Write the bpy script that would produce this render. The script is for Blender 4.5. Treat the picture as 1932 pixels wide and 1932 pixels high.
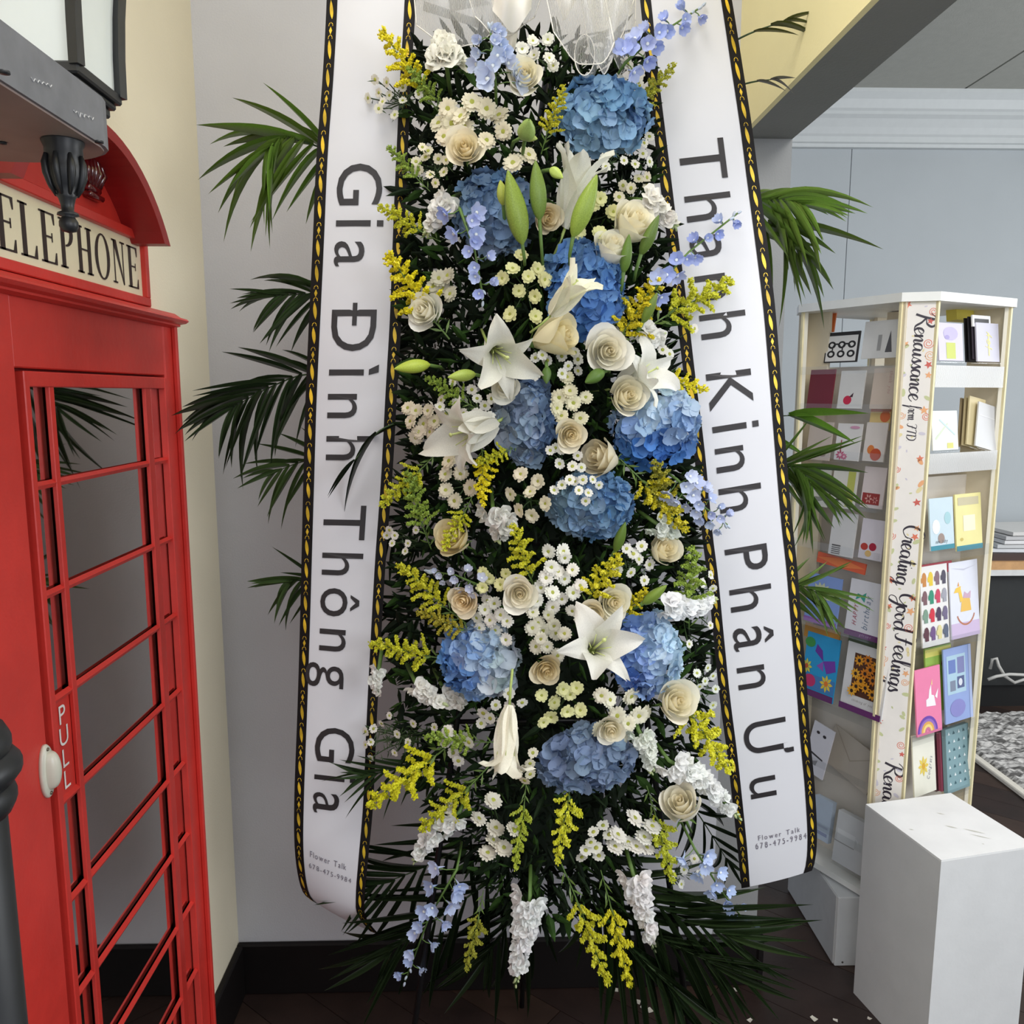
import bpy, bmesh, math, random
from mathutils import Vector, Matrix, Quaternion, Euler
random.seed(7)
for o in list(bpy.data.objects): bpy.data.objects.remove(o)
SC = bpy.context.scene
COL = SC.collection
R = math.radians
PI = math.pi

# ------------------------------------------------------------ camera, world, lights, exposure
F_PX, IMG = 1560.0, 1932.0
CAM_H, TILT, YAW = 1.60, R(8.17), R(-1.5)
cd = bpy.data.cameras.new('camera'); cam = bpy.data.objects.new('camera', cd); COL.objects.link(cam)
cd.sensor_width = 36; cd.lens = 36 * F_PX / IMG; cd.clip_start = 0.02
cam.location = (0, 0, CAM_H); cam.rotation_euler = (PI/2 - TILT, 0, YAW)
SC.camera = cam
CR = Euler((PI/2 - TILT, 0, YAW)).to_matrix(); CO = Vector((0, 0, CAM_H))

w = bpy.data.worlds.new('world'); SC.world = w; w.use_nodes = True
w.node_tree.nodes['Background'].inputs[0].default_value = (0.80, 0.87, 1.0, 1)
w.node_tree.nodes['Background'].inputs[1].default_value = 0.32

def area(name, loc, target, size, power, color, sy=None):
    l = bpy.data.lights.new(name, 'AREA'); l.energy = power; l.color = color
    l.shape = 'RECTANGLE'; l.size = size; l.size_y = sy or size
    o = bpy.data.objects.new(name, l); COL.objects.link(o); o.location = loc
    o.rotation_euler = (Vector(target) - Vector(loc)).to_track_quat('-Z', 'Y').to_euler()
    return o
area('ceiling_fixture_light', (-0.15, 0.75, 2.95), (0.15, 1.4, 1.0), 0.5, 8.5, (1.0, 0.975, 0.93), 1.0)
area('shop_ceiling_light', (1.25, 0.10, 2.95), (0.1, 1.7, 1.2), 0.8, 26, (1.0, 0.985, 0.97), 0.8)
area('shop_window_light', (2.6, -1.5, 2.0), (-0.2, 1.7, 1.0), 1.5, 34, (0.93, 0.96, 1.0), 1.6)
area('shop_front_light', (-0.5, -1.7, 2.3), (0.4, 1.9, 0.9), 1.8, 20, (0.97, 0.98, 1.0), 1.4)
area('side_room_window_light', (3.9, 2.3, 2.1), (1.1, 2.6, 1.0), 1.6, 40, (0.96, 0.985, 1.0), 1.8)

SC.view_settings.view_transform = 'Standard'
SC.view_settings.look = 'None'
SC.view_settings.gamma = 1.0
SC.view_settings.use_curve_mapping = False
SC.view_settings.exposure = 0.52

# ------------------------------------------------------------ geometry of the photograph turned into real places
def ray(px, py):
    return CR @ Vector(((px - IMG/2) / F_PX, (IMG/2 - py) / F_PX, -1.0))
def at_y(px, py, Y):
    d = ray(px, py); return CO + d * (Y / d.y)
def at_x(px, py, X):
    d = ray(px, py); return CO + d * (X / d.x)
def at_z(px, py, Z):
    d = ray(px, py); return CO + d * ((Z - CAM_H) / d.z)
def at_plane(px, py, p0, n):
    d = ray(px, py); return CO + d * ((p0 - CO).dot(n) / d.dot(n))
def mpp(px, py, Y):                      # metres per pixel at that place
    return (Y / ray(px, py).y) / F_PX

# ------------------------------------------------------------ materials
MATS = {}
def lin(c): return tuple(((v/255.0)/12.92 if v/255.0 <= .04045 else ((v/255.0+.055)/1.055)**2.4) for v in c)
def mat(name, color, rough=0.6, metal=0.0, var=0.06, scale=30.0, bump=0.0, spec=0.5, bscale=None, coat=0.0):
    if name in MATS: return MATS[name]
    m = bpy.data.materials.new(name); m.use_nodes = True; nt = m.node_tree; N = nt.nodes; L = nt.links
    b = N['Principled BSDF']; b.inputs['Roughness'].default_value = rough; b.inputs['Metallic'].default_value = metal
    b.inputs['Specular IOR Level'].default_value = spec; b.inputs['Coat Weight'].default_value = coat
    tc = N.new('ShaderNodeTexCoord'); nz = N.new('ShaderNodeTexNoise'); nz.inputs['Scale'].default_value = scale; nz.inputs['Detail'].default_value = 4
    L.new(tc.outputs['Object'], nz.inputs['Vector'])
    mr = N.new('ShaderNodeMapRange'); mr.inputs['To Min'].default_value = 1 - var; mr.inputs['To Max'].default_value = 1 + var
    mr.inputs['From Min'].default_value = .3; mr.inputs['From Max'].default_value = .7
    L.new(nz.outputs['Fac'], mr.inputs['Value'])
    mx = N.new('ShaderNodeVectorMath'); mx.operation = 'SCALE'; mx.inputs[0].default_value = color[:3]
    L.new(mr.outputs[0], mx.inputs['Scale']); L.new(mx.outputs[0], b.inputs['Base Color'])
    if bump > 0:
        bp = N.new('ShaderNodeBump'); bp.inputs['Strength'].default_value = bump; bp.inputs['Distance'].default_value = 0.004
        n2 = N.new('ShaderNodeTexNoise'); n2.inputs['Scale'].default_value = bscale or scale * 4; L.new(tc.outputs['Object'], n2.inputs['Vector'])
        L.new(n2.outputs['Fac'], bp.inputs['Height']); L.new(bp.outputs[0], b.inputs['Normal'])
    MATS[name] = m; return m
def rgb(name, c, **k): return mat(name, lin(c), **k)
def organic(name, rough=0.55, trans=0.25, var=0.10, scale=120.0, spec=0.3, ttint=(1, 1, 1)):
    """petal or leaf: the object's own colour, part of the light passing through"""
    if name in MATS: return MATS[name]
    m = bpy.data.materials.new(name); m.use_nodes = True; nt = m.node_tree; N = nt.nodes; L = nt.links
    b = N['Principled BSDF']; b.inputs['Roughness'].default_value = rough; b.inputs['Specular IOR Level'].default_value = spec
    oi = N.new('ShaderNodeObjectInfo'); tc = N.new('ShaderNodeTexCoord'); nz = N.new('ShaderNodeTexNoise')
    nz.inputs['Scale'].default_value = scale; L.new(tc.outputs['Object'], nz.inputs['Vector'])
    mr = N.new('ShaderNodeMapRange'); mr.inputs['From Min'].default_value = .3; mr.inputs['From Max'].default_value = .7
    mr.inputs['To Min'].default_value = 1 - var; mr.inputs['To Max'].default_value = 1 + var; L.new(nz.outputs['Fac'], mr.inputs['Value'])
    mx = N.new('ShaderNodeVectorMath'); mx.operation = 'SCALE'; L.new(oi.outputs['Color'], mx.inputs[0]); L.new(mr.outputs[0], mx.inputs['Scale'])
    L.new(mx.outputs[0], b.inputs['Base Color'])
    tr = N.new('ShaderNodeBsdfTranslucent'); tm = N.new('ShaderNodeVectorMath'); tm.operation = 'MULTIPLY'; tm.inputs[1].default_value = ttint
    L.new(mx.outputs[0], tm.inputs[0]); L.new(tm.outputs[0], tr.inputs['Color'])
    ms = N.new('ShaderNodeMixShader'); ms.inputs[0].default_value = trans
    L.new(b.outputs[0], ms.inputs[1]); L.new(tr.outputs[0], ms.inputs[2]); L.new(ms.outputs[0], N['Material Output'].inputs['Surface'])
    MATS[name] = m; return m
def clear(name, tint=(0.95, 0.97, 0.97), gloss=0.12, rough=0.05, white=0.0):
    """clear or sheer: partly see-through, partly glossy, partly white weave"""
    if name in MATS: return MATS[name]
    m = bpy.data.materials.new(name); m.use_nodes = True; nt = m.node_tree; N = nt.nodes; L = nt.links
    N.remove(N['Principled BSDF'])
    t = N.new('ShaderNodeBsdfTransparent'); t.inputs[0].default_value = (*tint, 1)
    g = N.new('ShaderNodeBsdfGlossy'); g.inputs['Roughness'].default_value = rough
    m1 = N.new('ShaderNodeMixShader'); m1.inputs[0].default_value = gloss; L.new(t.outputs[0], m1.inputs[1]); L.new(g.outputs[0], m1.inputs[2])
    last = m1
    if white > 0:
        d = N.new('ShaderNodeBsdfDiffuse'); d.inputs[0].default_value = (.86, .86, .85, 1)
        tl = N.new('ShaderNodeBsdfTranslucent'); tl.inputs[0].default_value = (.86, .86, .85, 1)
        dm = N.new('ShaderNodeMixShader'); dm.inputs[0].default_value = .4; L.new(d.outputs[0], dm.inputs[1]); L.new(tl.outputs[0], dm.inputs[2])
        m2 = N.new('ShaderNodeMixShader'); L.new(m1.outputs[0], m2.inputs[1]); L.new(dm.outputs[0], m2.inputs[2])
        tc = N.new('ShaderNodeTexCoord'); wv = N.new('ShaderNodeTexWave'); wv.inputs['Scale'].default_value = 120; wv.inputs['Distortion'].default_value = 6
        wv.inputs['Detail'].default_value = 1; L.new(tc.outputs['Object'], wv.inputs['Vector'])
        mr = N.new('ShaderNodeMapRange'); mr.inputs['To Min'].default_value = white - .18; mr.inputs['To Max'].default_value = white + .18
        L.new(wv.outputs['Fac'], mr.inputs['Value']); L.new(mr.outputs[0], m2.inputs[0]); last = m2
    L.new(last.outputs[0], N['Material Output'].inputs['Surface'])
    MATS[name] = m; return m

# ------------------------------------------------------------ mesh helpers
class MB:
    def __init__(s): s.v = []; s.f = []; s.m = []
    def add(s, V, F, mi=0):
        b = len(s.v); s.v.extend([tuple(v) for v in V]); s.f.extend([tuple(b + i for i in f) for f in F]); s.m.extend([mi] * len(F)); return s
    def box(s, c, d, mi=0, rot=None, bev=0.0):
        x, y, z = d[0]/2, d[1]/2, d[2]/2; c = Vector(c)
        if bev > 0 and min(x, y, z) > bev * 1.05:
            V = []; b = bev
            for sx in (-1, 1):
                for sy in (-1, 1):
                    for sz in (-1, 1):
                        V += [(sx*(x-b), sy*(y-b), sz*z), (sx*(x-b), sy*y, sz*(z-b)), (sx*x, sy*(y-b), sz*(z-b))]
            bm = bmesh.new(); vs = [bm.verts.new(v) for v in V]
            bmesh.ops.convex_hull(bm, input=vs); bmesh.ops.dissolve_limit(bm, angle_limit=.01, verts=bm.verts[:], edges=bm.edges[:])
            bm.verts.index_update(); V = [v.co.copy() for v in bm.verts]; F = [[v.index for v in f.verts] for f in bm.faces]; bm.free()
        else:
            V = [Vector((sx*x, sy*y, sz*z)) for sx in (-1, 1) for sy in (-1, 1) for sz in (-1, 1)]
            F = [(0, 1, 3, 2), (4, 6, 7, 5), (0, 4, 5, 1), (2, 3, 7, 6), (0, 2, 6, 4), (1, 5, 7, 3)]
        V = [c + ((rot @ v) if rot else v) for v in V]
        return s.add(V, F, mi)
    def bb(s, lo, hi, mi=0, bev=0.0):
        return s.box([(a+b)/2 for a, b in zip(lo, hi)], [abs(b-a) for a, b in zip(lo, hi)], mi, None, bev)
    def prism(s, pts, off, mi=0):
        """closed polygon of 3D points pushed along the vector off"""
        n = len(pts); off = Vector(off); V = [Vector(p) for p in pts] + [Vector(p) + off for p in pts]
        F = [tuple(range(n-1, -1, -1)), tuple(range(n, 2*n))] + [(i, (i+1) % n, n+(i+1) % n, n+i) for i in range(n)]
        return s.add(V, F, mi)
    def grid(s, f, nu, nv, mi=0):
        V = [f(i/nu, j/nv) for j in range(nv+1) for i in range(nu+1)]
        F = [(j*(nu+1)+i, j*(nu+1)+i+1, (j+1)*(nu+1)+i+1, (j+1)*(nu+1)+i) for j in range(nv) for i in range(nu)]
        return s.add(V, F, mi)
    def tube(s, path, rad, n=6, mi=0, cap=True):
        path = [Vector(p) for p in path]; k = len(path)
        if not hasattr(rad, '__len__'): rad = [rad]*k
        V = []; up = Vector((0.31, 0.17, 0.93))
        for i, p in enumerate(path):
            t = (path[min(i+1, k-1)] - path[max(i-1, 0)]).normalized()
            a = t.cross(up)
            if a.length < 1e-3: a = t.cross(Vector((1, 0, 0)))
            a.normalize(); b = t.cross(a)
            V += [p + (a*math.cos(2*PI*q/n) + b*math.sin(2*PI*q/n))*rad[i] for q in range(n)]
        F = [(i*n+q, i*n+(q+1) % n, (i+1)*n+(q+1) % n, (i+1)*n+q) for i in range(k-1) for q in range(n)]
        if cap: F += [tuple(range(n-1, -1, -1)), tuple((k-1)*n+q for q in range(n))]
        return s.add(V, F, mi)
    def lathe(s, prof, n=20, mi=0, c=(0, 0, 0), axis='Z'):
        V = []; c = Vector(c)
        for r, z in prof:
            for q in range(n):
                a = 2*PI*q/n; p = Vector((r*math.cos(a), r*math.sin(a), z))
                if axis == 'X': p = Vector((p.z, p.x, p.y))
                V.append(c + p)
        k = len(prof)
        F = [(i*n+q, i*n+(q+1) % n, (i+1)*n+(q+1) % n, (i+1)*n+q) for i in range(k-1) for q in range(n)]
        F += [tuple(range(n-1, -1, -1)), tuple((k-1)*n+q for q in range(n))]
        return s.add(V, F, mi)
    def mesh(s, name, mats, smooth=False):
        me = bpy.data.meshes.new(name); me.from_pydata(s.v, [], s.f)
        for m in (mats if isinstance(mats, (list, tuple)) else [mats]): me.materials.append(m)
        if len(me.materials) > 1: me.polygons.foreach_set('material_index', s.m)
        if smooth: me.polygons.foreach_set('use_smooth', [True]*len(me.polygons))
        me.update(); return me
    def obj(s, name, mats, parent=None, smooth=False, **kw):
        return put(name, s.mesh(name, mats, smooth), parent, None, **kw)

WM = {}
def put(name, me, parent=None, mw=None, color=None, label=None, cat=None, group=None, kind=None):
    """one object; mw is its place in the world (or its parent's frame when the mesh is already in world space)"""
    o = bpy.data.objects.new(name, me); COL.objects.link(o)
    mw = mw or Matrix.Identity(4)
    if parent is not None:
        o.parent = parent; o.matrix_basis = WM[parent].inverted() @ mw
    else:
        o.matrix_basis = mw
    WM[o] = mw.copy()
    if color: o.color = (*color[:3], 1)
    if label: o['label'] = label
    if cat: o['category'] = cat
    if group: o['group'] = group
    if kind: o['kind'] = kind
    return o
def thing(name, label, cat, loc, group=None):
    o = put(name, None, None, Matrix.Translation(Vector(loc)), None, label, cat, group)
    o.empty_display_size = .02; return o
def struct(o): o['kind'] = 'structure'; return o
def frame(pos, n, roll=0.0, s=1.0):
    """matrix whose +Z looks along n"""
    q = Vector(n).normalized().to_track_quat('Z', 'Y')
    m = Matrix.Translation(Vector(pos)) @ q.to_matrix().to_4x4() @ Matrix.Rotation(roll, 4, 'Z')
    return m @ (Matrix.Diagonal((*s, 1)) if hasattr(s, '__len__') else Matrix.Scale(s, 4))
def dirframe(pos, d, nrm, s=1.0):
    """matrix whose +Y runs along d and +Z near nrm"""
    y = Vector(d).normalized(); z = Vector(nrm); z = (z - y*z.dot(y))
    if z.length < 1e-4: z = y.orthogonal()
    z.normalize(); x = y.cross(z)
    m = Matrix((x, y, z)).transposed().to_4x4(); m.translation = Vector(pos)
    return m @ (Matrix.Diagonal((*s, 1)) if hasattr(s, '__len__') else Matrix.Scale(s, 4))
def lerp(a, b, t): return a + (b - a)*t
def interp(tab, x):
    if x <= tab[0][0]: return tab[0][1]
    for (a, b), (c, d) in zip(tab, tab[1:]):
        if x <= c: return lerp(b, d, (x - a)/(c - a))
    return tab[-1][1]
_gl = {}
def glyph(ch, shear=0.0, offset=0.0):
    """one character as flat triangles: vertices, faces, x range"""
    k = (ch, shear, offset)
    if k not in _gl and ch in 'iìĐ' and not shear:             # plain strokes: a square dot, a slanted accent, a barred D
        if ch == 'Đ':
            g = glyph('D'); b = len(g[0]); V = list(g[0]) + [(g[2]-.10, .315), (g[2]+.24, .315), (g[2]+.24, .385), (g[2]-.10, .385)]; F = list(g[1]) + [(b, b+1, b+2, b+3)]
        else:
            V = [(0, 0), (.092, 0), (.092, .535), (0, .535)]; F = [(0, 1, 2, 3), (4, 5, 6, 7)]
            V += [(0, .63), (.092, .63), (.092, .73), (0, .73)] if ch == 'i' else [(.0, .61), (.085, .61), (.045, .76), (-.075, .76)]
        xs = [v[0] for v in V[:4]] if ch == 'ì' else [v[0] for v in V]
        _gl[k] = (V, F, min(xs), max(xs))
    if k not in _gl:
        c = bpy.data.curves.new('t', 'FONT'); c.body = ch; c.resolution_u = 4; c.shear = shear; c.offset = offset
        o = bpy.data.objects.new('t', c); COL.objects.link(o)
        me = bpy.data.meshes.new_from_object(o.evaluated_get(bpy.context.evaluated_depsgraph_get()))
        V = [(v.co.x, v.co.y) for v in me.vertices]; F = [tuple(p.vertices) for p in me.polygons]
        bpy.data.objects.remove(o); bpy.data.curves.remove(c); bpy.data.meshes.remove(me)
        xs = [v[0] for v in V] or [0, .25]
        _gl[k] = (V, F, min(xs), max(xs))
    return _gl[k]
def textline(s, total=None, cap=1.0, gap=None, shear=0.0, xs=1.0, offset=0.0):
    """flat text from x = 0: cap height cap, stretched by its gaps to the length total; returns vertices, faces, length"""
    k = cap / 0.72; parts = []; W = 0
    for ch in s:
        if ch == ' ': parts.append(None); W += .30*k*xs; continue
        g = glyph(ch, shear, offset); parts.append(g); W += (g[3]-g[2])*k*xs
    n = max(1, len(s) - 1)
    gp = gap if total is None else (total - W)/n
    if gp is None: gp = .09*k*xs
    V = []; F = []; x = 0
    for g in parts:
        if g is None: x += .30*k*xs + gp; continue
        b = len(V); V += [((vx - g[2])*k*xs + x, vy*k) for vx, vy in g[0]]; F += [tuple(b+i for i in f) for f in g[1]]
        x += (g[3]-g[2])*k*xs + gp
    return V, F, x - gp
# ------------------------------------------------------------ the setting
YW = 2.05
XL = at_y(450, 1775, YW).x
XE = at_y(1495, 265, YW).x
XH = at_y(1404, 150, YW).x
ZH = at_y(1495, 262, YW).z
ZB = at_y(450, 1776, YW).z
YF, ZC = 4.4, 0
ZC = at_y(1700, 189, YF).z
M_wall = rgb('grey_wall_paint', (198, 198, 202), rough=.75, var=.025, scale=6, bump=.12, bscale=220)
M_cream = rgb('cream_wall_paint', (236, 226, 200), rough=.7, var=.02, scale=5, bump=.1, bscale=200)
M_yel = rgb('yellow_wall_paint', (253, 240, 182), rough=.75, var=.02, scale=5, bump=.1, bscale=200)
M_beam = rgb('dark_grey_beam_paint', (128, 130, 126), rough=.75, var=.03, scale=6, bump=.1, bscale=200)
M_far = rgb('far_wall_paint', (178, 184, 187), rough=.7, var=.04, scale=2, bump=.08, bscale=150)
M_ceil = rgb('ceiling_board', (176, 176, 168), rough=.85, var=.03, scale=25, bump=.2, bscale=200)
M_white = rgb('white_trim_paint', (206, 210, 210), rough=.5, var=.02)
M_base = rgb('black_baseboard_paint', (14, 9, 8), rough=.6, var=.15, scale=14, spec=.25)
b = MB(); b.bb((XL-.12, YW, 0), (XH, YW+.12, 3.1)); struct(b.obj('wall_back', M_wall))
b = MB(); b.bb((XH, YW, 0), (XE, YW+.12, ZH)); struct(b.obj('wall_back_end', rgb('wall_end_paint', (146, 147, 146), rough=.75, var=.025, scale=6, bump=.12, bscale=220)))
b = MB(); b.bb((XL-.12, -.6, 0), (XL, YW, 3.1)); struct(b.obj('wall_left', M_cream))
hd = b = MB(); b.bb((XH, -.6, ZH), (XE, YW+.12, 3.1)); hd = struct(b.obj('wall_header', M_beam))
b = MB(); b.bb((XH-.012, -.6, ZH-.001), (XH, YW, 3.1)); b.obj('yellow_panel', M_yel, hd)
b = MB(); b.bb((XE, YF, 0), (4.6, YF+.1, ZC+.2)); wf = struct(b.obj('wall_far', M_far))
xs_ = at_y(1597, 450, YF).x
b = MB(); b.bb((XE+.002, YF-.008, 0), (xs_-.002, YF, ZC)); b.obj('panel', M_far, wf)
b = MB(); b.bb((xs_+.002, YF-.008, 0), (4.5, YF, ZC)); b.obj('panel', M_far, wf)
cl = MB(); cl.bb((XE, -.6, ZC+.02), (4.6, YF+.1, ZC+.1)); cl = struct(cl.obj('ceiling', rgb('ceiling_gap', (70, 70, 66))))
xc_ = at_y(1786, 191, YF).x
for i in range(-1, 2):
    x0 = max(XE+.002, xc_ + i*1.22 + .006); x1 = xc_ + (i+1)*1.22 - .006
    for y0, y1 in ((-.6, 1.9), (1.91, YF-.01)):
        b = MB(); b.bb((x0, y0, ZC), (x1, y1, ZC+.02)); b.obj('panel', M_ceil, cl)
# crown moulding along the far wall, a stepped and coved profile
z1 = ZC; z0 = at_y(1700, 283, YF).z; hh = z1 - z0
prof = [(0, 0), (.045, 0), (.045, .07), (.062, .09), (.062, .20), (.075, .24), (.095, .36), (.125, .50), (.150, .56), (.150, .62), (.165, .66), (.185, .82), (.215, .93), (.215, 1.0), (0, 1.0)]
b = MB(); b.prism([(XE, YF-.008-p*.75, z0 + q*hh) for p, q in prof], (3.7, 0, 0)); struct(b.obj('trim_1', M_white))
# baseboards
def board(name, lo, hi):
    b = MB(); b.bb(lo, hi, 0, .004); return struct(b.obj(name, M_base))
board('baseboard_back', (XL, YW-.018, 0), (XE, YW, ZB))
board('baseboard_left', (XL, .9, 0), (XL+.018, YW-.018, ZB))
board('baseboard_end', (XE, YW-.018, 0), (XE+.018, YW+.13, ZB))
# floor: dark boards laid on the diagonal, each its own piece
b = MB(); b.bb((-1.2, -.6, -.06), (4.6, YF+.1, -.012)); fl = struct(b.obj('floor', rgb('floor_gap', (14, 10, 9))))
def wood(name, base, var, rough):
    m = mat(name, base, rough=rough, var=var, scale=9, bump=.15, bscale=60)
    return m
FW = [wood('floor_wood_%s' % n, lin(c), .25, .48) for n, c in (('dark', (50, 36, 30)), ('deep', (44, 31, 27)), ('brown', (58, 42, 34)))]
def clip(poly, x0, x1, y0, y1):
    for ax, lim, sg in ((0, x0, 1), (0, x1, -1), (1, y0, 1), (1, y1, -1)):
        out = []
        for p, q in zip(poly, poly[1:] + poly[:1]):
            a, c = (p[ax]-lim)*sg, (q[ax]-lim)*sg
            if a >= 0: out.append(p)
            if a*c < 0: t = a/(a-c); out.append((lerp(p[0], q[0], t), lerp(p[1], q[1], t)))
        poly = out
        if len(poly) < 3: return []
    return poly
pa = at_z(1460, 1830, 0); pb = at_z(1630, 1905, 0); dv = (pb - pa).normalized(); nv = Vector((-dv.y, dv.x, 0)); PW = .125
rf = random.Random(3)
for i in range(-26, 27):
    sh = rf.uniform(0, 1.2)
    for k in range(-4, 5):
        a0 = k*1.25 + sh; a1 = a0 + 1.247
        q = [pa + dv*a0 + nv*(i*PW+.001), pa + dv*a1 + nv*(i*PW+.001), pa + dv*a1 + nv*((i+1)*PW-.001), pa + dv*a0 + nv*((i+1)*PW-.001)]
        pl = clip([(p.x, p.y) for p in q], XL, 3.2, 1.15, YF)
        if len(pl) >= 3:
            b = MB(); b.prism([(x, y, -.012) for x, y in pl], (0, 0, .012)); b.obj('plank', FW[rf.randrange(3)], fl)

# ------------------------------------------------------------ red telephone booth facade on the cream wall
XB = XL + .030                                      # its front
M_red = rgb('red_booth_paint', (204, 54, 46), rough=.40, var=.10, scale=10, bump=.15, bscale=70, spec=.5)
M_redd = rgb('red_booth_roof_paint', (150, 30, 30), rough=.45, var=.12, scale=10)
M_sign = rgb('cream_sign_enamel', (240, 232, 200), rough=.4, var=.02)
M_ink = rgb('dark_brown_lettering', (48, 34, 30), rough=.5)
M_mirror = mat('dark_mirror_glass', (.78, .78, .76), rough=.03, metal=1.0, var=.01)
def yb(px, py, X=None): return at_x(px, py, X if X is not None else XB).y
def zb(px, py, X=None): return at_x(px, py, X if X is not None else XB).z
y1 = yb(327, 640); zcor = zb(325, 608)
yc_ = yb(128, 330); y0 = 2*yc_ - y1
booth = thing('telephone_booth', 'red wooden telephone booth front with mirrored panes against the cream wall', 'telephone booth', (XB, yc_, 0))
gy0, gy1 = yb(38, 690), yb(312, 718)                # the door's glazed frame
gz1 = zb(300, 712)
# back board and side stiles
b = MB(); b.bb((XL, y0, 0), (XL+.006, y1, zcor)); b.obj('back_panel', M_redd, booth)
for a, c in ((y0, gy0-.012), (gy1+.004, y1)):
    b = MB(); b.bb((XL, a, 0), (XB, c, zcor), 0, .003); b.obj('stile', M_red, booth)
b = MB(); b.bb((XL, gy0-.012, gz1+.004), (XB-.002, gy1+.004, zcor), 0, .002); b.obj('top_rail', M_red, booth)
b = MB(); b.bb((XB+.0, y1-.012, 0), (XB+.010, y1, zcor), 0, .002); b.bb((XB, y0, 0), (XB+.010, y0+.012, zcor), 0, .002); b.obj('edge_bead', M_red, booth)
# glazing: three columns of panes behind glazing bars
ROWS = 9
cy = [gy0, gy0+.012, yb(97, 800), yb(106, 800), yb(277, 800), yb(287, 800), gy1-.012, gy1]
rz = [gz1 - .022]
zr1 = zb(312, 868); pitch = (zb(312, 868) - zb(330, 1163))/2
gz0 = rz[0] - pitch*ROWS - .01
XG = XB - .011
for a, c in ((gy0, gy0+.014), (gy1-.014, gy1)):
    b = MB(); b.bb((XB-.010, a, gz0-.02), (XB+.004, c, gz1), 0, .0015); b.obj('door_frame_side', M_red, booth)
for a, c in ((gz1-.022, gz1), (gz0-.03, gz0)):
    b = MB(); b.bb((XB-.010, gy0, a), (XB+.003, gy1, c), 0, .0015); b.obj('door_frame_rail', M_red, booth)
for a, c in ((cy[2], cy[3]), (cy[4], cy[5])):
    b = MB(); b.bb((XB-.006, a, gz0), (XB+.001, c, gz1-.02), 0, .001); b.obj('glazing_bar', M_red, booth)
zrows = [gz1-.022] + [zr1 - pitch*i for i in range(ROWS)]
for z in zrows[1:-1]:
    b = MB(); b.prism([(XB-.006, gy0+.012, z-.006), (XB-.002, gy0+.012, z-.006), (XB+.001, gy0+.012, z), (XB-.006, gy0+.012, z+.005), (XB-.006, gy0+.012, z+.005)], (0, gy1-gy0-.024, 0)); b.obj('glazing_bar', M_red, booth)
zpull = (zb(118, 1322), zb(140, 1500))
pr = min(range(1, ROWS), key=lambda i: abs(zrows[i] - zb(108, 1318)))
for i in range(ROWS):
    za, zc = max(gz0, zrows[i+1]) if i+1 < len(zrows) else gz0, zrows[i]
    if zc - za < .01: continue
    for j, (a, c) in enumerate(((cy[1], cy[2]), (cy[3], cy[4]), (cy[5], cy[6]))):
        if i == pr and j == 0: continue
        b = MB(); b.bb((XG-.004, a-.003, za-.003), (XG, c+.003, zc+.003)); b.obj('pane', M_mirror, booth)
za, zc = zrows[pr+1], zrows[pr]
b = MB(); b.bb((XG, cy[1], za), (XB-.006, cy[2], zc)); pull = b.obj('pull_plate', M_red, booth)
V, F = [], []
ch = (zc-za)*.19
for i, c_ in enumerate('PULL'):
    v, f, L_ = textline(c_, cap=ch)
    bq = len(V); V += [(XB-.0045, cy[1]+.009+(cy[2]-cy[1]-.012-L_)/2+x, zc-.014-ch-i*(zc-za-.02)*.245+y) for x, y in v]; F += [tuple(bq+k for k in q) for q in f]
b = MB(); b.add(V, F); b.obj('lettering', rgb('white_lettering', (235, 228, 222), rough=.5), pull)
# lower door panel and plinth
b = MB(); b.bb((XL, gy0-.012, 0), (XB-.004, gy1+.004, gz0-.03), 0, .003); b.obj('kick_panel', M_red, booth)
# handle: oval plate and half-dome cup
hp = at_x(85, 1455, XB); hz = (zb(93, 1402) - zb(93, 1508))/2; hy = .0165
b = MB(); b.lathe([(0, 0), (1, 0), (1, .6), (.94, 1.0), (0, 1.0)], 28)
b.v = [(hp.x + .006*z, hp.y + hy*x, hp.z + hz*y) for x, y, z in b.v]
M_hand = rgb('aged_ivory_enamel', (206, 204, 188), rough=.3, var=.05, spec=.6)
hb = b.obj('handle', M_hand, booth, True)
b = MB(); b.grid(lambda u, v: (hp.x + +.005 + .016*math.sin(PI*v)**.7*math.sin(PI*u), hp.y + .004 + hy*.80*math.cos(PI*u)*math.sin(PI*v)**.6, hp.z + hz*.70*math.cos(PI*v)), 16, 12)
b.obj('cup', M_hand, hb, True)
for s_ in (-1, 1):
    b = MB(); b.lathe([(0, 0), (.0028, 0), (.0024, .0015), (0, .002)], 10); b.v = [(hp.x+.006+z, hp.y+x, hp.z+s_*hz*.82+y) for x, y, z in b.v]
    b.obj('screw', rgb('tarnished_screw', (120, 112, 96), rough=.4, metal=.8), hb, True)
# cornice of stepped mouldings over the door
ztop = zb(292, 592)
steps = [(0, .004), (.10, .016), (.22, .016), (.30, .028), (.46, .034), (.60, .030), (.72, .018), (1.0, .006)]
hC = ztop - zcor + .02
pts = [(XL, y0, zcor-.012)] + [(XB+p_, y0, zcor-.012+q*hC) for q, p_ in steps] + [(XL, y0, zcor-.012+hC)]
b = MB(); b.prism(pts, (0, y1-y0, 0)); b.obj('cornice', M_red, booth)
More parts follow.
